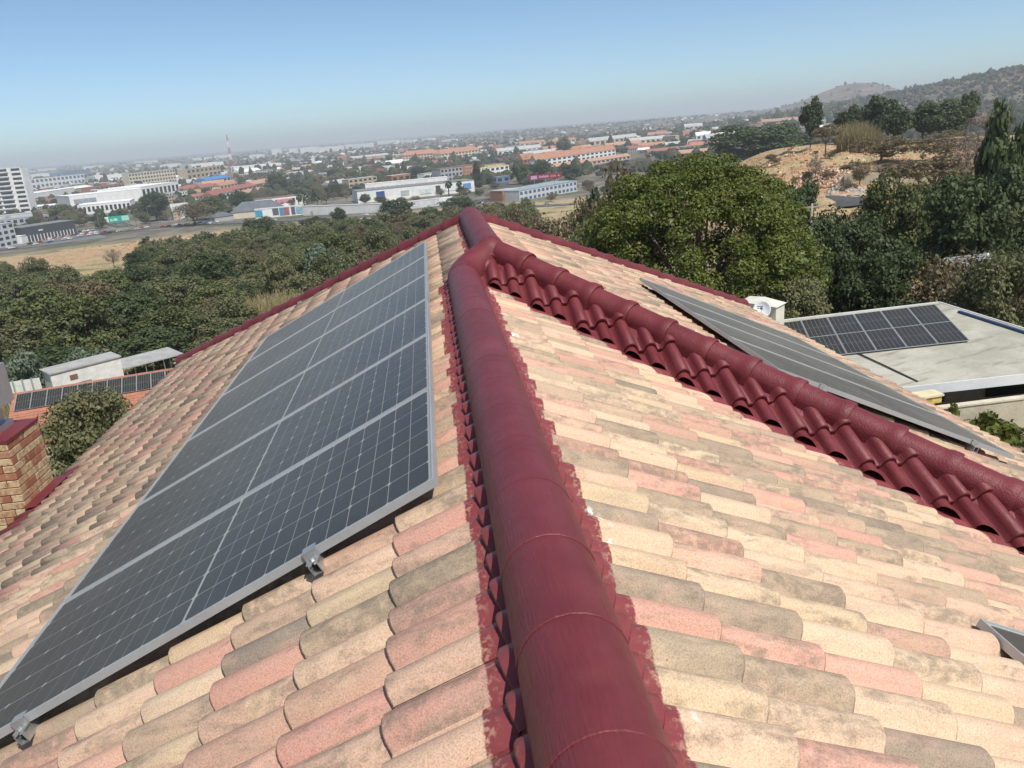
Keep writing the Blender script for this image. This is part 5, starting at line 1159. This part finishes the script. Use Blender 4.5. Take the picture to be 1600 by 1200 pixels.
# --- terraces to the right of centre
def spread_name(i): return nth[i] if i < len(nth) else 'last'
TER = [((838, 262), (962, 242), 19, 'orange', 'white', 'long orange terrace with white balconies'), ((818, 262), (838, 259), 20, 'orange', 'brick', 'brick gable house at the end of the orange terrace'), ((858, 268), (985, 248), 10, 'salmon', 'pink', 'lower salmon roof in front of the orange terrace'),
       ((820, 248), (868, 242), 10, 'lgrey', 'white', 'white walled grey roof row'), ((778, 243), (846, 235), 10, 'lgrey', 'white', 'long white row with grey roof'), ((850, 239), (884, 234), 9, 'orange', 'pink', 'orange row beside the green tree'),
       ((854, 246), (882, 242), 8, 'orange', 'pink', 'small orange row below it'), ((884, 240), (912, 236), 9, 'orange', 'pink', 'orange row right of the green tree'), ((900, 237), (926, 233), 8, 'salmon', 'pink', 'short salmon row beside the orange rows'),
       ((908, 244), (936, 239), 8, 'orange', 'cream', 'orange row above the terrace end'), ((812, 229), (852, 225), 7, 'orange', 'cream', 'distant orange row of roofs'), ((860, 226), (900, 221), 7, 'orange', 'cream', 'second distant orange row'),
       ((922, 228), (996, 217), 11, 'lgrey', 'pink', 'long beige grey roofed row'), ((948, 234), (1002, 226), 9, 'salmon', 'cream', 'salmon row below the beige row'), ((985, 226), (1040, 219), 9, 'lgrey', 'cream', 'beige row continuing right'),
       ((998, 234), (1040, 229), 9, 'orange', 'white', 'orange roofed white row'), ((1012, 243), (1062, 237), 9, 'red', 'pink', 'dark red row above the big tree'), ((1040, 231), (1075, 227), 8, 'lgrey', 'white', 'white row with flat roofs'),
       ((1062, 247), (1160, 236), 11, 'salmon', 'brick', 'long salmon roof above the dark wall'), ((1078, 234), (1136, 228), 10, 'orange', 'cream', 'orange row with white balconies left of the wall'), ((1068, 215), (1098, 211), 9, 'red', 'white', 'white house with red roof'),
       ((1070, 204), (1098, 200), 9, 'cream' if False else 'lgrey', 'cream', 'pale house in the trees'), ((1088, 219), (1112, 216), 11, 'white', 'white', 'white cubic house in the far suburb'), ((1104, 224), (1126, 221), 13, 'lgrey', 'white', 'white stepped house in the far suburb'), ((1126, 224), (1150, 221), 15, 'white', 'white', 'white tall stepped house by the dark trees'),
       ((1012, 216), (1040, 213), 8, 'salmon', 'pink', 'salmon house in the trees'), ((1190, 196), (1246, 189), 8, 'salmon', 'cream', 'distant salmon row left of the gum tree')]
for k, (a, b, h, r, w, lab) in enumerate(TER):
    B('terrace_house', lab, a, b, h, 12, w, r, 'gable', floors=2 if h > 12 else 1, nwin=max(3, int((b[0]-a[0])/7)), cat='terrace', group='terraces right of centre')
B('retaining_hall', 'long pale walled hall right of the salmon roof', (1158, 238), (1204, 227), 9, 30, 'lgrey', 'white')
B('white_house', 'white walled house behind the lone gum tree', (1248, 181), (1276, 178), 9, 14, 'yellow', 'white', nwin=4, cat='house', d=560)
B('grey_depot', 'grey depot roof on the far slope', (1310, 172), (1352, 167), 7, 40, 'grey', 'lgrey', d=900)
# masts, steeple, billboards, lamps
P = ground(366, 279)
mast = thing('radio_mast', 'red and white lattice radio mast above the town', 'mast', tuple(P)); MI = inv_of(mast); Hm = 60*np.linalg.norm(P)/FPX
for k in range(7):
    mb = MB(); z0, z1 = Hm*k/7, Hm*(k+1)/7; w0, w1 = 3.2*(1-k/8.2), 3.2*(1-(k+1)/8.2)
    cs = [(1, 1), (1, -1), (-1, -1), (-1, 1)]
    for i, (a, b) in enumerate(cs):
        a2, b2 = cs[(i+1) % 4]
        mb.tube([(P[0]+a*w0, P[1]+b*w0, P[2]+z0), (P[0]+a*w1, P[1]+b*w1, P[2]+z1)], 0.34, 4); mb.tube([(P[0]+a*w0, P[1]+b*w0, P[2]+z0), (P[0]+a2*w1, P[1]+b2*w1, P[2]+z1)], 0.20, 4); mb.tube([(P[0]+a*w1, P[1]+b*w1, P[2]+z1), (P[0]+a2*w1, P[1]+b2*w1, P[2]+z1)], 0.20, 4)
    mb.build('mast_section', plain('mast_red', (0.45, 0.10, 0.07)) if k % 2 == 0 else wm('white'), mast, MI)
P = ground(491, 261); st_ = thing('church_tower', 'slender white church tower in the wooded suburb', 'tower', tuple(P)); TI = inv_of(st_); s_ = np.linalg.norm(P)/FPX
mb = MB(); mb.box((P[0]-2.2*s_, P[1]-2.2*s_, P[2]-3), (P[0]+2.2*s_, P[1]+2.2*s_, P[2]+13*s_)); mb.build('tower_shaft', wm('white'), st_, TI)
mb = MB(); q = 2.4*s_; mb.add([(P[0]-q, P[1]-q, P[2]+13*s_), (P[0]+q, P[1]-q, P[2]+13*s_), (P[0]+q, P[1]+q, P[2]+13*s_), (P[0]-q, P[1]+q, P[2]+13*s_), (P[0], P[1], P[2]+17*s_)], [(0, 1, 4), (1, 2, 4), (2, 3, 4), (3, 0, 4)]); mb.build('spire', rm('lgrey'), st_, TI)
def billboard(name, label, px0, px1, base, hpx, col, marks):
    A, e, f, L = frame(px0, px1); dist = A.length; s = dist/FPX; th = thing(name, label, 'billboard', tuple(A)); I = inv_of(th)
    M = Matrix(((e.x, f.x, 0, A.x), (e.y, f.y, 0, A.y), (0, 0, 1, A.z), (0, 0, 0, 1)))
    mb = MB(); mb.box((0, 0, base*s), (L, .5, (base+hpx)*s), 0, M); mb.build('board', plain(name+'_face', col, 0.45, var=0.08), th, I)
    for k in (.15, .5, .85): mb = MB(); mb.box((L*k-.2, .1, -3), (L*k+.2, .4, base*s-.02), 0, M); mb.build('post', M_GALV, th, I)
    for k, (s0, s1, z0, z1, c) in enumerate(marks):
        mb = MB(); mb.box((L*s0, -.15, (base+hpx*z0)*s), (L*s1, -.02, (base+hpx*z1)*s), 0, M); mb.build('printed_mark', plain('print_%d_%d_%d' % tuple(int(x*100) for x in c), c, 0.5), th, I)
w8, o8 = (.62, .38, .46), (.55, .20, .10)
billboard('red_billboard', 'long dark red billboard on the grey showroom roof', (828, 296), (878, 291), 13, 7.5, (0.22, 0.025, 0.045),
    [(.05, .24, .15, .82, (.50, .30, .45))]+[(.31+.030*k, .328+.030*k, .30+.08*(k % 3 == 1), .68+.1*(k % 4 == 0), w8) for k in range(10)]+[(.66+.034*k, .686+.034*k, .30, .66, o8) for k in range(5)]+[(.90, .935, .35, .62, w8)])
billboard('green_billboard', 'green and white roadside billboard beside the main road', (166, 352), (204, 348), 3, 8, (0.02, 0.36, 0.25), [(0, .14, 0.05, .95, (.75, .78, .76)), (.20, .30, .15, .55, (.40, .70, .58)), (.34, .5, .2, .6, (.45, .72, .62)), (.68, .97, .12, .9, (.35, .66, .55))])
billboard('green_road_sign', 'green road sign rising behind the far ridge end', (721, 338), (736, 337), 6, 7, (0.03, 0.22, 0.17), [(.12, .45, .45, .62, (.45, .55, .52)), (.55, .88, .3, .5, (.45, .55, .52))])
def lamp(label, px, py, hpx, name='street_lamp'):
    P = ground(px, py); s = np.linalg.norm(P)/FPX; th = thing(name, label, 'street lamp', tuple(P), 'street lamps'); I = inv_of(th); h = hpx*s; r = max(.09, .35*s)
    mb = MB(); mb.tube([(P[0], P[1], P[2]-1), (P[0], P[1], P[2]+h*.9), (P[0]+h*.04, P[1], P[2]+h*.98), (P[0]+h*.16, P[1], P[2]+h)], [r, r*.7, r*.6, r*.5], 6); mb.build('pole', M_GALV, th, I, True)
    mb = MB(); mb.box((P[0]+h*.15, P[1]-.2, P[2]+h-.1), (P[0]+h*.24, P[1]+.2, P[2]+h+.15)); mb.build('lamp_head', wm('lgrey'), th, I)
for i, (x, y, h, lab) in enumerate(((902, 325, 36, 'tall street lamp left of the big round tree'), (265, 352, 26, 'street lamp before the little gabled house'), (282, 351, 22, 'street lamp right of the little gabled house'), (214, 355, 24, 'street lamp by the green billboard'), (235, 352, 26, 'street lamp under the bare tree'), (157, 360, 22, 'street lamp at the road junction'), (788, 318, 22, 'street lamp before the brown hall'), (744, 322, 26, 'street lamp by the cypress'), (868, 312, 30, 'thin street lamp before the grey showroom'), (680, 330, 20, 'street lamp before the shopping strip'))): lamp(lab, x, y, h)
P = ground(1268, 372); pole = thing('utility_pole', 'wooden utility pole with crossarm right of the big round tree', 'pole', tuple(P)); UI = inv_of(pole)
q = at_d(1269, 318, 70); g = tz(q[0], q[1]); pole.location = (q[0], q[1], g); UI = inv_of(pole)
MB().tube([(q[0], q[1], g-1), (q[0], q[1], q[2])], [.14, .09], 7).build('pole_shaft', plain('pole_wood', (0.33, 0.30, 0.25), 0.9), pole, UI, True)
mb = MB(); mb.box((q[0]-1.0, q[1]-.05, q[2]-.35), (q[0]+1.0, q[1]+.05, q[2]-.22)); mb.build('crossarm', plain('pole_wood', (0.33, 0.30, 0.25)), pole, UI)
# palms
t_p = MB(); t_p.tube([(0, 0, -.05), (.01, 0, .5), (0, 0, .82)], [.035, .028, .025], 6); palm_t = t_p.mesh('trunk', M_BARK, True)
rng = np.random.default_rng(77); fv = []; ff_ = []
for k in range(26):
    a = rng.uniform(0, 6.283); el = rng.uniform(-.5, 1.1); prevp = np.array([0, 0, .82]); u = np.array([math.cos(a), math.sin(a), 0]); sd = np.array([-u[1], u[0], 0])*.035
    for j in range(4):
        nx = prevp+(u*math.cos(el-.5*j)+np.array([0, 0, math.sin(el-.5*j)]))*.085; b_ = len(fv); fv += [prevp-sd, prevp+sd, nx+sd, nx-sd]; ff_.append((b_, b_+1, b_+2, b_+3)); prevp = nx
palm_c = np_mesh('crown', np.array(fv), np.array(ff_), LM['dark'])
for i, (x, y, h, lab) in enumerate(((477, 334, 34, 'tallest palm between the sign shop and the hall'), (468, 326, 22, 'palm left of the tallest one'), (497, 328, 22, 'palm right of the tallest one'), (511, 326, 20, 'palm beside the pale pillar'), (702, 312, 30, 'slim palm before the shopping strip'), (718, 306, 24, 'second palm before the shopping strip'), (770, 292, 16, 'short palm behind the cypress'))):
    P = ground(x, y); s = np.linalg.norm(P)/FPX; e = thing('palm_tree', lab, 'palm', tuple(P), 'palms by the shops'); e.scale = (h*s, h*s, h*s)
    for nm, me in (('trunk', palm_t), ('crown', palm_c)): link(bpy.data.objects.new(nm, me), e)
# cars
def car_mesh(mat):
    mb = MB()
    pr = [(-2.15, .35), (-2.1, .85), (-1.2, .98), (-.65, 1.45), (.85, 1.45), (1.55, 1.0), (2.15, .9), (2.2, .4)]
    n = len(pr); vs = [(x, -.82, z) for x, z in pr]+[(x, .82, z) for x, z in pr]
    mb.add(vs, [tuple(range(n)), tuple(range(2*n-1, n-1, -1))]+[(i, n+i, n+(i+1) % n, (i+1) % n) for i in range(n)], 0)
    mb.box((-1.02, -.84, 1.0), (1.25, .84, 1.36), 1); mb.box((-.72, -.70, 1.30), (.92, .70, 1.47), 0)
    for wx in (-1.35, 1.35):
        for wy in (-.8, .8): mb.tube([(wx, wy-.1, .32), (wx, wy+.1, .32)], .33, 10, 2)
    return mb.mesh('car', [mat, M_WIN, M_BLACK])
CARS = [(c, car_mesh(plain('car_paint_'+c, v, 0.3, 0.0, 0.03))) for c, v in (('white', (.75, .75, .75)), ('white', (.75, .75, .75)), ('white', (.7, .71, .72)), ('silver', (.42, .43, .45)), ('black', (.03, .03, .035)), ('red', (.35, .04, .03)), ('blue', (.05, .10, .25)))]
def put_car(P, yaw, where):
    c, me = rnd.choice(CARS); o = link(bpy.data.objects.new('parked_car' if 'park' in where else 'road_car', me)); o.location = P; o.rotation_euler = (0, 0, yaw); o.scale = (1.05, 1.05, 1.05)
    tag(o, 'small %s car %s' % (c, where), 'car', 'cars '+where)
def cars_on(Rd, n, lo, hi, offs, where, lift=.42):
    D, N, _ = Rd; us = [project([q[0], q[1], tz(*q)])[0] for q in D]; idx = [i for i, u in enumerate(us) if lo < u < hi]
    for k in range(n):
        i = rnd.choice(idx); o = rnd.choice(offs); q = D[i]+N[i]*o+rnd.uniform(-2, 2)*np.array([-N[i][1], N[i][0]]); put_car((q[0], q[1], tz(*q)+lift), math.atan2(-N[i][0], N[i][1])+(math.pi if o > 0 else 0), where)
cars_on(RA, 46, 90, 330, (-6.6, -3.6, 3.6, 6.6), 'in the traffic on the main road'); cars_on(RA, 12, -20, 90, (-6, 6), 'on the main road at the left edge'); cars_on(RA, 10, 420, 960, (-6, -3, 3, 6), 'on the main road before the shops')
cars_on(RB, 34, 60, 196, (-5, -2, 2, 5), 'queuing on the side road'); cars_on(RC, 10, 400, 470, (-3, 3), 'on the avenue'); cars_on(RD, 8, 700, 800, (-3, 3), 'on the curving road')
for k in range(26):
    P = ground(60+k*3.6, 372.5-k*.52+(k % 2)*4); put_car((P[0], P[1], P[2]+.1), rnd.uniform(-.2, .2)+1.2, 'parked by the black showroom')
for k in range(10):
    P = ground(722+rnd.uniform(0, 40), 322+rnd.uniform(-5, 4)); put_car((P[0], P[1], P[2]+.1), rnd.uniform(0, 3), 'parked beside the shopping strip')
# town trees
def clear(x, y, r=5):
    if any((x-q.x)**2+(y-q.y)**2 < (rr*0.85+r*.2)**2 for q, rr in FOOT): return False
    return np.min((roads_xy[:, 0]-x)**2+(roads_xy[:, 1]-y)**2) > 11**2
for k, x, y, d, w, lab in [('fir', 747, 253, None, 22, 'dark conical cypress before the white shops'), ('dark', 246, 304, None, 40, 'dark conifer beside the white mall'), ('gum', 813, 255, None, 30, 'gum tree left of the red billboard'), ('gum', 843, 252, None, 44, 'broad gum tree above the red billboard'),
                           ('dark', 890, 258, None, 40, 'dark tree before the salmon roof'), ('dark', 437, 271, None, 36, 'round dark tree at the bend of the avenue'), ('green', 882, 215, None, 30, 'bright green tree among the orange roofs'), ('dark', 657, 260, None, 30, 'round dark tree right of the brick hut'),
                           ('green', 100, 322, None, 40, 'pale tree beside the side road'), ('brown', 113, 331, None, 36, 'brown tree at the side road bend'), ('dark', 380, 300, None, 38, 'dark tree behind the big grey roof'), ('green', 335, 308, None, 60, 'pale green tree left of the villas'), ('brown', 305, 318, None, 66, 'wide brown green tree by the main road'),
                           ('bare', 770, 298, None, 30, 'bare tree by the brown hall'), ('bare', 805, 240, None, 46, 'bare grey tree left of the brick gable'), ('dark', 1180, 190, 520, 150, 'wide dark tree belt in front of the far suburb'), ('dark', 1225, 195, 540, 110, 'dark tree belt right of the white houses')]:
    yb = {747: 296, 246: 345, 813: 288, 843: 280, 890: 282, 437: 296, 882: 240, 657: 282, 100: 342, 113: 348, 380: 330, 335: 342, 305: 352, 770: 312, 805: 262}.get(x)
    if d is None:
        P = ground(x, yb); s = np.linalg.norm(P)/FPX; put_tree(k, P[0], P[1], (yb-y)*s, w*s, lab)
    else: tree_px(k, x, y, d, w, lab)
n = 0; tries = 0
while n < 240 and tries < 4000:
    tries += 1; px = rnd.uniform(-20, 1240); yh = 262-.0825*px; py = yh+rnd.uniform(28, 108); P = ground(px, py); d = math.hypot(P[0], P[1])
    if d < 470 or d > 2000 or not clear(P[0], P[1]): continue
    if 640 < px < 780 and 40 < py-yh < 70 and rnd.random() < .85: continue
    wood = 490 < px < 640 and 35 < py-yh < 85
    k = 'bare' if wood and rnd.random() < .85 else rnd.choices(['olive', 'dark', 'green', 'brown', 'bare', 'gum'], [3, 4, 2, 2.5, 2, 1])[0]
    put_tree(k, P[0], P[1], rnd.uniform(5, 11), rnd.uniform(7, 14), {'olive': 'olive green street tree standing among the town roofs', 'dark': 'dark green street tree standing among the town roofs', 'green': 'fresh green street tree standing among the town roofs', 'brown': 'brown autumn tree standing among the town roofs', 'bare': 'leafless grey tree standing among the town roofs', 'gum': 'tall dark gum tree standing among the town roofs'}[k], 'trees among the town roofs'); n += 1
# trees right of the showroom
for k in range(60):
    px = rnd.uniform(800, 1080); yh = 262-.0825*px; P = ground(px, yh+rnd.uniform(62, 130)); d = math.hypot(P[0], P[1])
    if 230 < d < 900 and clear(P[0], P[1], 2): put_tree(rnd.choice(['brown', 'dark', 'olive', 'brown', 'bare']), P[0], P[1], rnd.uniform(5, 9), rnd.uniform(7, 12), 'mixed brown and green tree on the slope right of the grey showroom', 'trees right of the grey showroom')
# leafless wood left of the shops
for k in range(70):
    px = rnd.uniform(488, 640); P = ground(px, 262-.0825*px+rnd.uniform(36, 82))
    if clear(P[0], P[1], 2): put_tree('bare', P[0], P[1], rnd.uniform(6, 10), rnd.uniform(11, 17), 'leafless grey brown tree of the wood beyond the shops', 'leafless wood')
# bushes along the broken ground below the main road
for k in range(110):
    px = rnd.uniform(20, 420); yh = 262-.0825*px; P = ground(px, yh+rnd.uniform(98, 132)); d = math.hypot(P[0], P[1])
    if 400 < d < 640 and np.min((roads_xy[:, 0]-P[0])**2+(roads_xy[:, 1]-P[1])**2) > 12**2: put_tree(rnd.choice(['brown', 'olive', 'brown', 'bare']), P[0], P[1], rnd.uniform(2.5, 5), rnd.uniform(5, 9), 'scrubby brown bush on the broken ground below the main road', 'bushes below the main road')
# small commercial buildings filling the town
cn = 0; tries = 0
while cn < 130 and tries < 4000:
    tries += 1; px = rnd.choice([rnd.uniform(40, 540), rnd.uniform(520, 1080)]); yh = 262-.0825*px; py = yh+rnd.uniform(20, 76 if px < 480 else 60); P = ground(px, py); d = math.hypot(P[0], P[1])
    if d < 760 or d > 3200: continue
    s = d/FPX; w = rnd.uniform(14, 46); dp = rnd.uniform(10, 24); rr0 = math.hypot(w, dp)/2
    if any((P[0]-q.x)**2+(P[1]-q.y)**2 < (rr*.8+rr0*.8)**2 for q, rr in FOOT) or np.min((roads_xy[:, 0]-P[0])**2+(roads_xy[:, 1]-P[1])**2) < (rr0+9)**2: continue
    if 490 < px < 640 and 35 < py-yh < 85: continue
    if 640 < px < 780 and 40 < py-yh < 72: continue
    left = px < 520; wl_ = rnd.choice(['white', 'white', 'lgrey', 'cream', 'tan']); r = rnd.choice(['white', 'white', 'lgrey', 'lgrey', 'red', 'grey', 'salmon'] if left else ['orange', 'salmon', 'orange', 'lgrey', 'red', 'white', 'brown'])
    fl = rnd.choice([1, 1, 2, 3]); B('town_building', '%s walled town building with %s roof' % ({'lgrey': 'grey'}.get(wl_, wl_), {'lgrey': 'pale grey', 'grey': 'dark grey'}.get(r, r)), (px, py), (px+w/s, py-w/s*.0825), (3.4*fl+1.5)/s, dp, wl_, r, 'flat' if r in ('white', 'lgrey', 'grey') and rnd.random() < .7 else 'gable', floors=fl, nwin=max(3, int(w/4)), group='smaller town buildings'); cn += 1
# small far houses
hn = 0; tries = 0
while hn < 150 and tries < 3000:
    tries += 1; px = rnd.uniform(-10, 1300); yh = 262-.0825*px; py = yh+rnd.uniform(14, 46); P = ground(px, py); d = math.hypot(P[0], P[1])
    if d < 900 or d > 4200 or any((P[0]-q.x)**2+(P[1]-q.y)**2 < (rr*.8+8)**2 for q, rr in FOOT): continue
    w = rnd.uniform(12, 22); s = d/FPX; h = rnd.uniform(5, 8)
    r = rnd.choice(['orange', 'red', 'lgrey', 'brown', 'grey', 'salmon', 'white'] if px > 330 else ['white', 'white', 'lgrey', 'red', 'grey']); wl_ = rnd.choice(['white', 'cream', 'pink', 'tan'])
    B('suburb_house', 'small far house with %s roof among the suburb trees' % {'lgrey': 'pale grey', 'grey': 'dark grey'}.get(r, r), (px, py), (px+w/s, py-w/s*.0825), h/s, rnd.uniform(9, 14), wl_, r, rnd.choice(['gable', 'hip']), nwin=3 if d < 1600 else 0, cat='house', group='small far houses'); hn += 1
# sea of far trees
rng = np.random.default_rng(21)
ico = bmesh.new(); bmesh.ops.create_icosphere(ico, subdivisions=1, radius=1); iv = np.array([v.co[:] for v in ico.verts]); ifc = np.array([[v.index for v in f.verts] for f in ico.faces]); ico.free()
N_ = 15000; az_ = np.radians(rng.uniform(-38, 48, N_)); dd = np.exp(rng.uniform(math.log(950), math.log(14000), N_)); dd[:5000] = rng.uniform(950, 3200, 5000)
tx, ty = dd*np.sin(az_), dd*np.cos(az_)
keep = np.ones(N_, bool)
for q, rr in FOOT: keep &= (tx-q.x)**2+(ty-q.y)**2 > (rr+1)**2
# open fields and industrial strip stay thinner
fld = np.sin(tx*.0021+1.3)*np.sin(ty*.0017+.4); keep &= (fld > -0.55) | (rng.random(N_) < .35)
lf = np.degrees(az_) < -12; keep &= ~(lf & (dd < 2600) & (rng.random(N_) < .62))
tx, ty, dd = tx[keep], ty[keep], dd[keep]
hx_a = np.radians(rng.uniform(26, 50, 5200)); hx_d = rng.uniform(1500, 4200, 5200); hx, hy = hx_d*np.sin(hx_a), hx_d*np.cos(hx_a); hk = terrain(hx, hy) > -45; nh_ = int(hk.sum())
tx = np.concatenate([tx, hx[hk]]); ty = np.concatenate([ty, hy[hk]]); dd = np.concatenate([dd, hx_d[hk]]); n = len(tx)
sc = rng.uniform(4.2, 7.5, n)*(1+np.clip((dd-2500)/6000, 0, 1.6)); zs = rng.uniform(.55, 1.15, n)*np.where(rng.random(n) < .08, 1.8, 1)
zs *= np.clip(1.25-dd/9000, .45, 1)
sc[-nh_:] *= .42; jit = 1+rng.normal(0, .22, (n, len(iv), 1))
V = iv[None]*jit*np.stack([sc, sc, sc*zs], 1)[:, None, :]; V[:, :, 0] += tx[:, None]; V[:, :, 1] += ty[:, None]; V[:, :, 2] += (terrain(tx, ty)+sc*zs*.55)[:, None]
F = (ifc[None]+np.arange(n)[:, None, None]*len(iv)).reshape(-1, 3)
t = NT('far_tree_mass'); g = t.n('NewGeometry'); r = g.outputs['Random Per Island']
c = t.ramp(r, [(0, (0.022, 0.030, 0.018)), (.35, (0.040, 0.050, 0.026)), (.6, (0.065, 0.070, 0.036)), (.82, (0.085, 0.070, 0.046)), (1, (0.11, 0.092, 0.066))])
nz = t.noise(t.pos(), 0.55, 3, 0.6); c = t.mix(t.step(nz, .35, .65), t.mix(0.0, c, c), t.mix(0.35, c, (0.02, 0.025, 0.015)))
tag(link(bpy.data.objects.new('far_trees', np_mesh('far_trees', V.reshape(-1, 3), F, t.done(t.bsdf(c, .9, spec=.1))))), 'sea of suburb trees reaching to the skyline', None, None, 'stuff')
# far roofs glinting between those trees
n = 1500; az_ = np.radians(rng.uniform(-36, 46, n)); dd = np.exp(rng.uniform(math.log(1500), math.log(9000), n)); mb = MB()
mbs = {k: MB() for k in ('white', 'orange', 'lgrey', 'red')}
for a, d in zip(az_, dd):
    x, y = d*math.sin(a), d*math.cos(a); z = tz(x, y)
    if z > -38 and a > .4: continue
    w, dp, h = rng.uniform(7, 16)*(1+d/9000), rng.uniform(6, 10), rng.uniform(4, 8)
    k = rng.choice(['white', 'orange', 'lgrey', 'red'], p=[.5, .15, .25, .10] if a < 0 else [.3, .27, .23, .2]); mbs[k].box((x-w/2, y-dp/2, z-2), (x+w/2, y+dp/2, z+h))
for k, m_ in mbs.items():
    tag(m_.build('far_roofs', rm(k)), 'tiny distant %s buildings between the trees' % {'lgrey': 'grey'}.get(k, k), None, None, 'stuff')
# right-hand knoll: sandy retaining wall, rubble, rocks
M_SAND = plain('sandy_wall', (0.42, 0.37, 0.27), 0.9, scale=0.3)
A, e, f, L = frame((1312, 293), (1500, 283)); sw = thing('sandy_wall', 'long sandy plastered retaining wall below the knoll', 'wall', tuple(A)); SWI = inv_of(sw)
M = Matrix(((e.x, f.x, 0, A.x), (e.y, f.y, 0, A.y), (0, 0, 1, A.z), (0, 0, 0, 1))); s = A.length/FPX
mb = MB(); mb.box((6*s, 0, -4), (L, 1.0, 18*s), 0, M); mb.build('wall_body', M_SAND, sw, SWI)
mb = MB(); mb.add([M @ Vector(q) for q in ((-20*s, .1, -3), (6*s-.01, .1, -3), (6*s-.01, .1, 17.5*s), (6*s-.01, .9, -3), (-20*s, .9, -3), (6*s-.01, .9, 17.5*s))], [(0, 1, 2), (3, 4, 5), (0, 2, 5, 4)]); mb.build('wall_ramp', M_SAND, sw, SWI)
for k in range(4): mb = MB(); mb.box((L*(.03+.31*k), -.6, -4), (L*(.03+.31*k)+1.2, -.02, 18.6*s), 0, M); mb.build('buttress', M_SAND, sw, SWI)
t = NT('rubble_stone'); g = t.n('NewGeometry'); r = g.outputs['Random Per Island']; c = t.ramp(r, [(0, (0.30, 0.17, 0.10)), (.4, (0.50, 0.30, 0.20)), (.75, (0.58, 0.42, 0.32)), (1, (0.66, 0.58, 0.50))]); M_RUB = t.done(t.bsdf(c, .95, spec=.1))
t = NT('knoll_rock'); g = t.n('NewGeometry'); r = g.outputs['Random Per Island']; c = t.ramp(r, [(0, (0.20, 0.13, 0.08)), (.4, (0.42, 0.25, 0.13)), (.8, (0.50, 0.36, 0.22)), (1, (0.55, 0.46, 0.34))]); M_ROCK = t.done(t.bsdf(c, .95, spec=.1))
def rocks(name, label, pts, smin, smax, mat, seed, pile=0.0):
    rng = np.random.default_rng(seed); pts = np.array(pts); n = len(pts); s = rng.uniform(smin, smax, n)
    V = iv[None]*(1+rng.normal(0, .28, (n, len(iv), 1)))*(s[:, None]*rng.uniform(.5, 1.1, (n, 3)))[:, None, :]; V += pts[:, None, :]
    tag(link(bpy.data.objects.new(name, np_mesh(name, V.reshape(-1, 3), (ifc[None]+np.arange(n)[:, None, None]*len(iv)).reshape(-1, 3), mat))), label, None, None, 'stuff')
q = [];
for i in range(650):
    u = rnd.random(); P = ground(1246+u*90+rnd.gauss(0, 3), 268+rnd.random()*30-u*4); P = P.copy(); P[2] += 1.3*rnd.random()*math.sin(math.pi*min(1, max(0, u))); q.append(P)
rocks('rubble', 'pink brick rubble tipped beside the sandy wall', q, .18, .5, M_RUB, 31)
q = [ground(1292+rnd.random()*62, 296+rnd.random()*12) for i in range(110)]; rocks('white_rubble', 'pale broken concrete at the roadside', q, .3, .9, plain('pale_concrete', (0.40, 0.36, 0.31), .95), 32)
q = [ground(1040+rnd.random()*320, 226+rnd.random()*52) for i in range(420)]; rocks('boulders', 'orange rocks strewn over the knoll', [p for p in q if math.hypot(p[0], p[1]) < 420], .2, .8, M_ROCK, 33)
q = [ground(40+rnd.random()*260, 360+rnd.random()*30) for i in range(1100)]; rocks('field_rocks', 'orange broken soil at the edge of the dry field', [p for p in q if 405 < math.hypot(p[0], p[1]) < 640], .3, 1.1, M_ROCK, 34)

# ------------------------------------------------------------------ haze
mb = MB(); mb.box((-27000, -27000, -66), (27000, 27000, 100))
t = NT('thin_haze'); v = t.n('VolumePrincipled'); v.inputs['Color'].default_value = (0.90, 0.96, 1.0, 1); v.inputs['Density'].default_value = 1.5e-4; v.inputs['Anisotropy'].default_value = 0.0
t.l(v.outputs[0], t.out.inputs['Volume'])
tag(mb.build('haze', t.m), 'thin blue grey haze over the valley', None, None, 'stuff')
